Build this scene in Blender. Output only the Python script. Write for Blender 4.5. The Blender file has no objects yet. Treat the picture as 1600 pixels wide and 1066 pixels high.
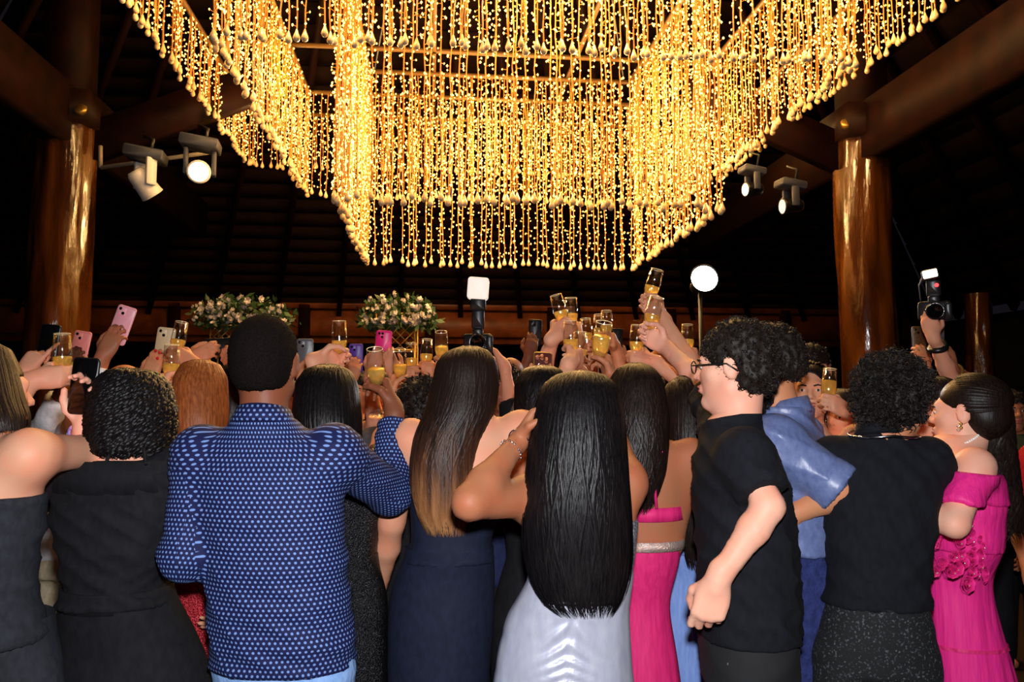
import bpy, math, random
import numpy as np
from math import pi, sin, cos, radians as R
random.seed(7); rng = np.random.default_rng(7)
scene = bpy.context.scene
COL = scene.collection
# ------------------------------------------------------------------ camera
FPX = 1225.0
PITCH = math.atan(92 / FPX)
CAMZ = 1.5
cam_d = bpy.data.cameras.new('camera'); cam = bpy.data.objects.new('camera', cam_d); COL.objects.link(cam)
cam_d.sensor_width = 36.0; cam_d.lens = 36.0 * FPX / 1600; cam_d.clip_start = 0.05; cam_d.clip_end = 100
cam.location = (0, 0, CAMZ); cam.rotation_euler = (pi / 2 + PITCH, 0, 0)
scene.camera = cam
# ------------------------------------------------------------------ view, world, flash
vs = scene.view_settings
scene.display_settings.display_device = 'sRGB'
vs.view_transform = 'Standard'; vs.look = 'None'; vs.gamma = 1.0; vs.use_curve_mapping = False
vs.exposure = 0.0
world = bpy.data.worlds.new('night'); scene.world = world; world.use_nodes = True
wb = world.node_tree.nodes['Background']; wb.inputs[0].default_value = (0.010, 0.008, 0.012, 1); wb.inputs[1].default_value = 0.6


def light(name, kind, loc, energy, color, size=0.1, rot=None, spot=None):
    d = bpy.data.lights.new(name, kind); d.energy = energy; d.color = color
    if kind == 'AREA':
        d.size = size
    else:
        d.shadow_soft_size = size
    if spot:
        d.spot_size = spot; d.spot_blend = 0.6
    o = bpy.data.objects.new(name, d); o.location = loc
    if rot: o.rotation_euler = rot
    COL.objects.link(o); return o


# the photographer's own flash, on the camera's hot shoe
light('camera_flash', 'SPOT', (0.02, 0.0, CAMZ + 0.16), 240, (0.96, 0.97, 1.0), 0.035, (pi / 2 + R(6), 0, 0), R(125))


# ------------------------------------------------------------------ helpers
def V(*a): return np.array(a, float)


def P(px, py, Y):
    """world point at depth Y (metres in front of the camera) seen at a pixel"""
    u = (px - 800) / FPX; v = (533 - py) / FPX
    d = V(u, cos(PITCH) - v * sin(PITCH), sin(PITCH) + v * cos(PITCH))
    return V(0, 0, CAMZ) + d * (Y / d[1])


def unit(v):
    v = np.asarray(v, float); n = np.linalg.norm(v); return v / n if n > 1e-9 else v


def empty(name, loc, label=None, cat=None, group=None):
    o = bpy.data.objects.new(name, None); o.location = loc; COL.objects.link(o)
    o.empty_display_size = 0.1
    if label: o['label'] = label
    if cat: o['category'] = cat
    if group: o['group'] = group
    return o


def tag(o, label=None, cat=None, group=None, kind=None):
    if label: o['label'] = label
    if cat: o['category'] = cat
    if group: o['group'] = group
    if kind: o['kind'] = kind
    return o


def mesh_data(name, verts, faces, mat, smooth=True, uv=None):
    """faces: (n,4) or (n,3) int array or a list of such arrays"""
    me = bpy.data.meshes.new(name)
    verts = np.ascontiguousarray(verts, np.float32).reshape(-1, 3)
    fl = faces if isinstance(faces, list) else [faces]
    fl = [np.asarray(f, np.int32) for f in fl if len(f)]
    loops = np.concatenate([f.ravel() for f in fl])
    tot = np.concatenate([np.full(len(f), f.shape[1], np.int32) for f in fl])
    start = np.concatenate([[0], np.cumsum(tot)[:-1]]).astype(np.int32)
    me.vertices.add(len(verts)); me.vertices.foreach_set('co', verts.ravel())
    me.loops.add(len(loops)); me.loops.foreach_set('vertex_index', loops)
    me.polygons.add(len(tot)); me.polygons.foreach_set('loop_start', start)
    try: me.polygons.foreach_set('loop_total', tot)
    except Exception: pass
    if uv is not None:
        l = me.uv_layers.new(name='UVMap'); l.data.foreach_set('uv', np.ascontiguousarray(uv, np.float32).ravel())
    me.update(calc_edges=True)
    if smooth:
        me.polygons.foreach_set('use_smooth', np.ones(len(tot), bool))
    if mat: me.materials.append(mat)
    return me


def link(name, me, parent=None, loc=None):
    o = bpy.data.objects.new(name, me); COL.objects.link(o)
    if parent is not None: o.parent = parent
    if loc is not None: o.location = loc
    return o


def obj(name, verts, faces, mat, parent=None, smooth=True, uv=None, org=None):
    if org is not None: verts = np.asarray(verts) - np.asarray(org)
    return link(name, mesh_data(name, verts, faces, mat, smooth, uv), parent)


def rotz(a):
    return np.array([[cos(a), -sin(a), 0], [sin(a), cos(a), 0], [0, 0, 1.0]])


def rotx(a):
    return np.array([[1.0, 0, 0], [0, cos(a), -sin(a)], [0, sin(a), cos(a)]])


def roty(a):
    return np.array([[cos(a), 0, sin(a)], [0, 1.0, 0], [-sin(a), 0, cos(a)]])


class MB:
    """collects simple shapes; build() links them as one mesh object"""
    def __init__(s): s.v = []; s.q = []; s.t = []; s.n = 0

    def add(s, v, q=None, t=None):
        v = np.asarray(v, float)
        if q is not None and len(q): s.q.append(np.asarray(q, int) + s.n)
        if t is not None and len(t): s.t.append(np.asarray(t, int) + s.n)
        s.v.append(v); s.n += len(v); return s

    def box(s, c, half, Rm=None, bevel=0.0):
        hx, hy, hz = half
        if bevel <= 0:
            p = np.array([(x, y, z) for x in (-hx, hx) for y in (-hy, hy) for z in (-hz, hz)], float)
            q = [(0, 1, 3, 2), (4, 6, 7, 5), (0, 4, 5, 1), (2, 3, 7, 6), (0, 2, 6, 4), (1, 5, 7, 3)]
        else:  # rounded in the local x-z outline, chamfered front and back
            ring = []
            for (sx, sz, a0) in ((1, 1, 0), (-1, 1, 90), (-1, -1, 180), (1, -1, 270)):
                for k in range(4):
                    a = R(a0 + 30 * k); ring.append((sx * (hx - bevel) + bevel * cos(a), sz * (hz - bevel) + bevel * sin(a)))
            ring = np.array(ring); n = len(ring); c2 = min(bevel * .35, hy * .6); P_ = []
            for (yy, sc) in ((-hy, 1 - c2 / hx), (-hy + c2, 1), (hy - c2, 1), (hy, 1 - c2 / hx)):
                P_.append(np.c_[ring[:, 0] * sc, np.full(n, yy), ring[:, 1] * (1 - (1 - sc) * hx / hz)])
            p = np.concatenate(P_); q = []
            for k in range(3):
                for i in range(n):
                    j = (i + 1) % n; q.append((k * n + i, k * n + j, (k + 1) * n + j, (k + 1) * n + i))
            t = [(0, i + 1, i) for i in range(1, n - 1)] + [(3 * n, 3 * n + i, 3 * n + i + 1) for i in range(1, n - 1)]
            if Rm is not None: p = p @ np.asarray(Rm).T
            return s.add(p + np.asarray(c), q, t)
        if Rm is not None: p = p @ np.asarray(Rm).T
        return s.add(p + np.asarray(c), q)

    def tube(s, pts, r, seg=8, cap=True):
        pts = np.asarray(pts, float); n = len(pts); r = np.broadcast_to(np.asarray(r, float), (n,))
        T = np.gradient(pts, axis=0) if n > 2 else np.repeat((pts[1:] - pts[:1]), n, 0)
        T = T / np.maximum(np.linalg.norm(T, axis=1, keepdims=True), 1e-9)
        up = V(0, 0, 1) if abs(T[0][2]) < .9 else V(1, 0, 0)
        A = unit(np.cross(T[0], up)); vs_ = []
        a = np.arange(seg) * 2 * pi / seg
        for i in range(n):
            A = unit(A - T[i] * (A @ T[i])); B = np.cross(T[i], A)
            vs_.append(pts[i] + r[i] * (np.outer(np.cos(a), A) + np.outer(np.sin(a), B)))
        q = [(k * seg + i, k * seg + (i + 1) % seg, (k + 1) * seg + (i + 1) % seg, (k + 1) * seg + i) for k in range(n - 1) for i in range(seg)]
        t = []
        if cap:
            t = [(0, i + 1, i) for i in range(1, seg - 1)] + [((n - 1) * seg, (n - 1) * seg + i, (n - 1) * seg + i + 1) for i in range(1, seg - 1)]
        return s.add(np.concatenate(vs_), q, t)

    def lathe(s, prof, seg=16, c=(0, 0, 0), Rm=None, closed=False):
        prof = np.asarray(prof, float); n = len(prof); a = np.arange(seg) * 2 * pi / seg
        p = np.concatenate([np.c_[r * np.cos(a), r * np.sin(a), np.full(seg, z)] for r, z in prof])
        m = n if closed else n - 1
        q = [(k * seg + i, k * seg + (i + 1) % seg, ((k + 1) % n) * seg + (i + 1) % seg, ((k + 1) % n) * seg + i) for k in range(m) for i in range(seg)]
        if Rm is not None: p = p @ np.asarray(Rm).T
        return s.add(p + np.asarray(c), q)

    def ball(s, c, r, seg=8, rings=5, Rm=None):
        r = np.broadcast_to(np.asarray(r, float), (3,)); th = np.linspace(0, pi, rings + 1)
        prof = np.c_[np.sin(th), -np.cos(th)]
        a = np.arange(seg) * 2 * pi / seg
        p = np.concatenate([np.c_[q[0] * np.cos(a), q[0] * np.sin(a), np.full(seg, q[1])] for q in prof]) * r
        q = [(k * seg + i, k * seg + (i + 1) % seg, (k + 1) * seg + (i + 1) % seg, (k + 1) * seg + i) for k in range(rings) for i in range(seg)]
        if Rm is not None: p = p @ np.asarray(Rm).T
        return s.add(p + np.asarray(c), q)

    def build(s, name, mat, parent=None, smooth=False, org=None):
        fl = []
        if s.q: fl.append(np.concatenate(s.q))
        if s.t: fl.append(np.concatenate(s.t))
        return obj(name, np.concatenate(s.v), fl, mat, parent, smooth, org=org)

    def data(s, name, mat, smooth=False):
        fl = []
        if s.q: fl.append(np.concatenate(s.q))
        if s.t: fl.append(np.concatenate(s.t))
        return mesh_data(name, np.concatenate(s.v), fl, mat, smooth)


# ------------------------------------------------------------------ materials
MATS = {}


def srgb(r, g, b):
    f = lambda c: (c / 255 / 12.92) if c / 255 <= .04045 else ((c / 255 + .055) / 1.055) ** 2.4
    return (f(r), f(g), f(b), 1.0)


def mat(name, col, rough=0.6, col2=None, scale=20.0, stretch=(1, 1, 1), bump=0.0, bscale=None, spec=0.5, metal=0.0, coat=0.0,
        sheen=0.0, aniso=0.0, detail=3.0, emit=None, estr=0.0, sss=0.0, lo=.35, hi=.65, bdist=0.01):
    if name in MATS: return MATS[name]
    m = bpy.data.materials.new(name); m.use_nodes = True; nt = m.node_tree; N = nt.nodes; L = nt.links
    b = N['Principled BSDF']
    b.inputs['Base Color'].default_value = col; b.inputs['Roughness'].default_value = rough
    b.inputs['Metallic'].default_value = metal; b.inputs['Specular IOR Level'].default_value = spec
    b.inputs['Coat Weight'].default_value = coat; b.inputs['Coat Roughness'].default_value = .08
    b.inputs['Sheen Weight'].default_value = sheen; b.inputs['Sheen Roughness'].default_value = .4
    b.inputs['Anisotropic'].default_value = aniso
    if sss:
        b.inputs['Subsurface Weight'].default_value = sss; b.inputs['Subsurface Radius'].default_value = (.012, .004, .002)
        b.inputs['Subsurface Scale'].default_value = 1.0
    if emit:
        b.inputs['Emission Color'].default_value = emit; b.inputs['Emission Strength'].default_value = estr
    tc = N.new('ShaderNodeTexCoord'); mp = N.new('ShaderNodeMapping'); L.new(tc.outputs['Object'], mp.inputs[0])
    mp.inputs['Scale'].default_value = stretch
    if col2 is not None:
        nz = N.new('ShaderNodeTexNoise'); nz.inputs['Scale'].default_value = scale; nz.inputs['Detail'].default_value = detail
        L.new(mp.outputs[0], nz.inputs['Vector'])
        cr = N.new('ShaderNodeValToRGB'); cr.color_ramp.elements[0].color = col; cr.color_ramp.elements[1].color = col2
        cr.color_ramp.elements[0].position = lo; cr.color_ramp.elements[1].position = hi
        L.new(nz.outputs['Fac'], cr.inputs[0]); L.new(cr.outputs[0], b.inputs['Base Color'])
    if bump:
        nz2 = N.new('ShaderNodeTexNoise'); nz2.inputs['Scale'].default_value = bscale or scale; nz2.inputs['Detail'].default_value = detail
        L.new(mp.outputs[0], nz2.inputs['Vector'])
        bp = N.new('ShaderNodeBump'); bp.inputs['Strength'].default_value = bump; bp.inputs['Distance'].default_value = bdist
        L.new(nz2.outputs['Fac'], bp.inputs['Height']); L.new(bp.outputs[0], b.inputs['Normal'])
    MATS[name] = m
    return m


def skin(name, rgb, rough=.52):
    c = srgb(*rgb); c2 = (min(1, c[0] * 1.10), c[1] * .88, c[2] * .84, 1)
    return mat('skin_' + name, c, rough, c2, scale=14, bump=.15, bscale=260, bdist=.002, spec=.28, detail=4)


def cloth(name, rgb, rgb2=None, rough=.8, bump=.35, bscale=9, stretch=(1, 1, .6), sheen=.0, spec=.25, bdist=.02, metal=0., aniso=0.):
    c = srgb(*rgb); c2 = srgb(*(rgb2 or tuple(min(255, int(k * 1.12 + 2)) for k in rgb)))
    return mat('cloth_' + name, c, rough, c2, scale=60, stretch=stretch, bump=bump, bscale=bscale, sheen=sheen, spec=spec, detail=5, bdist=bdist, metal=metal, aniso=aniso)


def hairm(name, rgb, rgb2, rough=.42, spec=.20):
    c = srgb(*rgb); c2 = srgb(*rgb2)
    return mat('hair_' + name, c, rough, c2, scale=55, stretch=(3, 3, .25), bump=.25, bscale=110, spec=spec, detail=4, bdist=.004)


# ------------------------------------------------------------------ implicit surfaces
class Field:
    def __init__(s): s.p = []

    def _add(s, lo, hi, fn, k, op='u'):
        s.p.append((np.asarray(lo, float), np.asarray(hi, float), fn, k, op)); return s

    def cone(s, a, b, ra, rb, k=.02, op='u'):
        a = np.asarray(a, float); b = np.asarray(b, float); ba = b - a; L2 = max(ba @ ba, 1e-9); m = max(ra, rb)

        def fn(x, y, z):
            px, py, pz = x - a[0], y - a[1], z - a[2]
            t = np.clip((px * ba[0] + py * ba[1] + pz * ba[2]) / L2, 0, 1)
            return np.sqrt((px - t * ba[0]) ** 2 + (py - t * ba[1]) ** 2 + (pz - t * ba[2]) ** 2) - (ra + t * (rb - ra))
        return s._add(np.minimum(a, b) - m, np.maximum(a, b) + m, fn, k, op)

    def ell(s, c, r, Rm=None, k=.02, op='u'):
        c = np.asarray(c, float); r = np.asarray(r, float); Rm = np.eye(3) if Rm is None else np.asarray(Rm)
        ext = np.sqrt(((Rm * r) ** 2).sum(1))

        def fn(x, y, z):
            px, py, pz = x - c[0], y - c[1], z - c[2]
            q = [Rm[0, i] * px + Rm[1, i] * py + Rm[2, i] * pz for i in range(3)]
            k0 = np.sqrt(sum((q[i] / r[i]) ** 2 for i in range(3))); k1 = np.sqrt(sum((q[i] / r[i] ** 2) ** 2 for i in range(3)))
            return k0 * (k0 - 1) / np.maximum(k1, 1e-6)
        return s._add(c - ext, c + ext, fn, k, op)

    def loft(s, root, psi, zs, cu, cv, a, b, k=.02, infl=0.0, ex=2.3, clip=(None, None), op='u'):
        """stack of ellipses along z; cu, cv centre in the person's own right / forward axes"""
        root = np.asarray(root, float); zs = np.asarray(zs, float)
        a = np.asarray(a, float) + infl; b = np.asarray(b, float) + infl
        zf = np.linspace(zs[0], zs[-1], 120)
        sm = lambda arr: smooth1(np.interp(zf, zs, arr))
        CU, CV, A, B = sm(cu), sm(cv), sm(a), sm(b)
        m = max(A.max(), B.max()) * 1.05
        cx = root[0] + CU * cos(psi) - CV * sin(psi); cy = root[1] + CU * sin(psi) + CV * cos(psi)
        lo = V(cx.min() - m, cy.min() - m, zs[0] + root[2] - infl); hi = V(cx.max() + m, cy.max() + m, zs[-1] + root[2] + infl)

        def fn(x, y, z):
            zz = z - root[2]
            g = lambda arr: np.interp(np.clip(zz, zf[0], zf[-1]).ravel(), zf, arr).reshape(zz.shape)
            c1, c2, aa, bb = g(CU), g(CV), g(A), g(B)
            u = (x - root[0]) * cos(psi) + (y - root[1]) * sin(psi) - c1
            v = -(x - root[0]) * sin(psi) + (y - root[1]) * cos(psi) - c2
            q = (np.abs(u / aa) ** ex + np.abs(v / bb) ** ex) ** (1 / ex)
            ln = np.sqrt(u * u + v * v)
            d = np.where(q > 1e-4, ln * (1 - 1 / np.maximum(q, 1e-4)), -np.minimum(aa, bb))
            e = np.maximum(zz - zf[-1] - infl, zf[0] - infl - zz)
            return np.where(e > 0, np.sqrt(np.maximum(d, 0) ** 2 + e * e) + np.minimum(d, 0) * 0, np.maximum(d, e))
        return s._add(lo, hi, fn, k, op)

    def plane(s, p, n):
        """keep the side the normal points away from"""
        p = np.asarray(p, float); n = unit(n)
        return s._add(V(-99, -99, -99), V(99, 99, 99), lambda x, y, z: (x - p[0]) * n[0] + (y - p[1]) * n[1] + (z - p[2]) * n[2], 0, 'clip')

    def mesh(s, h, lo=None, hi=None):
        us = [q for q in s.p if q[4] == 'u']
        l = np.min([q[0] - q[3] * .3 for q in us], 0) - 2 * h; u = np.max([q[1] + q[3] * .3 for q in us], 0) + 2 * h
        if lo is not None: l = np.maximum(l, lo)
        if hi is not None: u = np.minimum(u, hi)
        n = np.maximum(np.ceil((u - l) / h).astype(int) + 1, 4)
        ax = [(l[i] + h * np.arange(n[i])).astype(np.float32) for i in range(3)]
        D = np.full(n, 1.0, np.float32)
        for (pl, ph, fn, k, op) in s.p:
            pad = max(k, .0) + 2.5 * h
            i0 = np.clip(np.floor((pl - pad - l) / h).astype(int), 0, n); i1 = np.clip(np.ceil((ph + pad - l) / h).astype(int) + 1, 0, n)
            if np.any(i1 <= i0): continue
            sl = tuple(slice(i0[i], i1[i]) for i in range(3))
            d = fn(ax[0][sl[0]][:, None, None], ax[1][sl[1]][None, :, None], ax[2][sl[2]][None, None, :])
            o = D[sl]; d = np.broadcast_to(d, o.shape)
            if op == 'u':
                if k > 0:
                    hh = np.maximum(k - np.abs(o - d), 0) / k; D[sl] = np.minimum(o, d) - hh * hh * k * .25
                else: D[sl] = np.minimum(o, d)
            elif op == 'clip': D[sl] = np.maximum(o, d)
            else:
                kk = max(k, 1e-5); hh = np.maximum(kk - np.abs(o + d), 0) / kk; D[sl] = np.maximum(o, -d) + hh * hh * kk * .25
        # close the mesh on the grid border
        for a_ in range(3):
            ix = [slice(None)] * 3
            for e in (0, -1):
                ix[a_] = e; D[tuple(ix)] = np.maximum(D[tuple(ix)], h * .5)
        return surface_nets(D, l, h)


def smooth1(a, it=3):
    a = np.array(a, float)
    for _ in range(it):
        p = np.pad(a, 2, mode='edge'); a = (p[:-4] + 4 * p[1:-3] + 6 * p[2:-2] + 4 * p[3:-1] + p[4:]) / 16
    return a


CORN = np.array([(i, j, k) for i in (0, 1) for j in (0, 1) for k in (0, 1)])
EDG = [(a, b) for a in range(8) for b in range(a + 1, 8) if np.abs(CORN[a] - CORN[b]).sum() == 1]


def surface_nets(D, org, h):
    S = D < 0
    c = np.zeros(np.array(S.shape) - 1, np.int8)
    nx, ny, nz = c.shape
    for (i, j, k) in CORN: c += S[i:i + nx, j:j + ny, k:k + nz]
    act = (c > 0) & (c < 8)
    idx = np.argwhere(act)
    if len(idx) == 0: return np.zeros((0, 3)), np.zeros((0, 4), int)
    num = np.full(act.shape, -1, np.int32); num[act] = np.arange(len(idx))
    val = np.stack([D[idx[:, 0] + i, idx[:, 1] + j, idx[:, 2] + k] for (i, j, k) in CORN], 1)
    acc = np.zeros((len(idx), 3)); cnt = np.zeros(len(idx))
    for a, b in EDG:
        va, vb = val[:, a], val[:, b]; m = (va < 0) != (vb < 0)
        t = va[m] / (va[m] - vb[m])
        acc[m] += CORN[a] + t[:, None] * (CORN[b] - CORN[a]); cnt[m] += 1
    verts = org + h * (idx + acc / np.maximum(cnt, 1)[:, None])
    Q = []
    for axn in range(3):
        o1, o2 = [(1, 2), (2, 0), (0, 1)][axn]
        sl0 = [slice(None)] * 3; sl1 = [slice(None)] * 3
        sl0[axn] = slice(0, -1); sl1[axn] = slice(1, None)
        ch = S[tuple(sl0)] != S[tuple(sl1)]
        e = np.argwhere(ch); shp = np.array(S.shape) - 1
        e = e[(e[:, o1] > 0) & (e[:, o2] > 0) & (e[:, o1] < shp[o1]) & (e[:, o2] < shp[o2])]
        if not len(e): continue
        ins = S[e[:, 0], e[:, 1], e[:, 2]]
        d1 = np.zeros(3, int); d1[o1] = 1; d2 = np.zeros(3, int); d2[o2] = 1
        g = lambda x: num[x[:, 0], x[:, 1], x[:, 2]]
        q = np.stack([g(e - d1 - d2), g(e - d2), g(e), g(e - d1)], 1)
        q[~ins] = q[~ins][:, ::-1]
        Q.append(q)
    Q = np.concatenate(Q); Q = Q[(Q >= 0).all(1)]
    return verts, Q


def vnormals(v, q):
    n = np.zeros_like(v); fn = np.cross(v[q[:, 2]] - v[q[:, 0]], v[q[:, 3]] - v[q[:, 1]])
    for i in range(4): np.add.at(n, q[:, i], fn)
    return n / np.maximum(np.linalg.norm(n, axis=1, keepdims=True), 1e-9)


def folds(v, q, amp, freq, seed=0, axis=V(0.25, 0.1, 1.0), sharp=1.5):
    """cloth wrinkles: ridges across the axis, warped, displaced along the normal"""
    n = vnormals(v, q); r = np.random.default_rng(seed); d = np.zeros(len(v))
    for k in range(4):
        ax = unit(axis + r.normal(0, .35, 3)); w1 = r.normal(0, 1, 3) * freq * .22; w2 = r.normal(0, 1, 3) * freq * .12
        ph = v @ ax * freq * (1 + .45 * k) + 1.6 * np.sin(v @ w1 + r.uniform(0, 6)) + 1.3 * np.sin(v @ w2 + r.uniform(0, 6))
        mask = .5 + .5 * np.sin(v @ (r.normal(0, 1, 3) * freq * .16) + r.uniform(0, 6))
        d += mask * (1 - np.abs(np.sin(ph)) ** (1 / sharp)) * (1 if k < 3 else .6)
    return v + n * (amp * (d - d.mean()) * np.clip(1.15 - n[:, 2] ** 2 * 1.3, 0, 1))[:, None]


def cat_mesh(parts):
    v = []; q = []; n = 0
    for a, b in parts:
        if len(a) == 0: continue
        v.append(a); q.append(b + n); n += len(a)
    return np.concatenate(v), np.concatenate(q)
# ------------------------------------------------------------------ people: bodies, clothes and hair
PROF = {  # height ratio, half width, half depth (ratios of the standing height)
    'f': [(.46, .092, .066), (.52, .098, .070), (.57, .089, .063), (.62, .071, .055), (.67, .075, .057), (.72, .083, .062), (.765, .089, .056), (.80, .084, .048), (.822, .056, .042), (.845, .036, .036)],
    'm': [(.46, .098, .072), (.52, .102, .074), (.60, .096, .068), (.67, .103, .070), (.73, .111, .072), (.775, .115, .066), (.808, .100, .054), (.828, .066, .044), (.85, .040, .040)],
}
CURL = {'glass': ((48, 62, 40), (50, 62, 40), (52, 62, 42), (56, 62, 42)), 'phone': ((14, 42, 40), (18, 46, 40), (22, 48, 40), (26, 50, 40)),
        'relax': ((22, 28, 18), (28, 34, 20), (34, 38, 22), (38, 40, 24)), 'fist': ((62, 75, 50), (66, 78, 50), (70, 78, 50), (72, 78, 50)),
        'point': ((6, 10, 8), (58, 70, 45), (64, 74, 45), (66, 74, 45)), 'flat': ((6, 10, 8), (5, 10, 8), (6, 10, 8), (9, 12, 8)),
        'half': ((30, 48, 30), (44, 52, 34), (52, 58, 36), (58, 60, 40))}


def hand_prims(F, W, Zd, Xd, side, pose, s=1.0):
    Z = unit(Zd); X = unit(Xd - Z * (Xd @ Z)); Y = np.cross(X, Z) if side == 'R' else np.cross(Z, X)
    M = np.stack([X, Y, Z], 1)
    T = lambda x, y, z: np.asarray(W) + M @ (np.array([x, y, z]) * s)
    xs = (.028, .0095, -.0095, -.027); zs = (.086, .090, .086, .078); Ls = ((.040, .025, .021), (.044, .029, .022), (.041, .027, .021), (.032, .020, .019))
    F.ell(T(0, .001, .048), V(.040, .016, .050) * s, M, .012)
    F.cone(T(0, 0, -.02), T(0, 0, .02), .027 * s, .026 * s, .015)
    for f in range(4):
        F.cone(T(xs[f] * .6, 0, .02), T(xs[f], -.001, zs[f]), .0145 * s, .0115 * s, .010)
        p = np.array([xs[f], -.001, zs[f]]); ang = 0; r0 = .0098 if f < 3 else .0085
        for j in range(3):
            ang += R(CURL[pose][f][j]); sp = (xs[f] * 1.6) * (1 if pose in ('flat', 'relax', 'phone') else .4)
            d = unit(V(sp, sin(ang), cos(ang))); e = p + d * Ls[f][j]
            F.cone(T(*p), T(*e), r0 * s * (1 - .09 * j), r0 * s * (1 - .09 * (j + 1)), .004); p = e
    th = {'glass': [(.018, .008, .018), (.046, .022, .046), (.046, .048, .070), (.034, .066, .082)],
          'phone': [(.018, .006, .018), (.048, .016, .044), (.056, .026, .074), (.050, .036, .100)],
          'relax': [(.018, .006, .018), (.044, .016, .046), (.046, .026, .074), (.038, .034, .096)],
          'half': [(.018, .006, .018), (.044, .020, .046), (.044, .036, .072), (.034, .046, .092)],
          'fist': [(.018, .008, .018), (.044, .022, .044), (.036, .040, .066), (.012, .046, .076)],
          'point': [(.018, .008, .018), (.044, .022, .044), (.040, .040, .068), (.018, .046, .078)],
          'flat': [(.018, .004, .018), (.048, .008, .044), (.062, .012, .070), (.068, .014, .094)]}[pose]
    rr = (.0145, .0125, .0105, .0088)
    for j in range(3): F.cone(T(*th[j]), T(*th[j + 1]), rr[j] * s, rr[j + 1] * s, .007 if j == 0 else .003)
    return T, M


def lock_mesh(paths, width, thick, out, name, m, parent, org, taper=.25):
    """paths (L,n,3): one thin three-sided lock of hair each, joined in one mesh"""
    L, n, _ = paths.shape
    T = np.gradient(paths, axis=1); T /= np.maximum(np.linalg.norm(T, axis=2, keepdims=True), 1e-9)
    S = np.cross(T, out); S /= np.maximum(np.linalg.norm(S, axis=2, keepdims=True), 1e-9)
    O = np.cross(S, T); O *= np.sign((O * out).sum(2, keepdims=True) + 1e-9)
    t = np.linspace(0, 1, n); w = np.minimum(1, np.minimum((t + .02) / .12, (1.0 - t) / taper + .04))[None, :, None] * np.asarray(width).reshape(-1, 1, 1)
    th = w * thick
    v = np.stack([paths + S * w, paths + O * th, paths - S * w], 2).reshape(-1, 3)
    base = (np.arange(L)[:, None] * n + np.arange(n - 1)[None, :]).ravel() * 3
    q = []
    for a, b in ((0, 1), (1, 2)):
        q.append(np.stack([base + a, base + b, base + 3 + b, base + 3 + a], 1))
    return obj(name, v, np.concatenate(q), m, parent, True, org=org)


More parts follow.
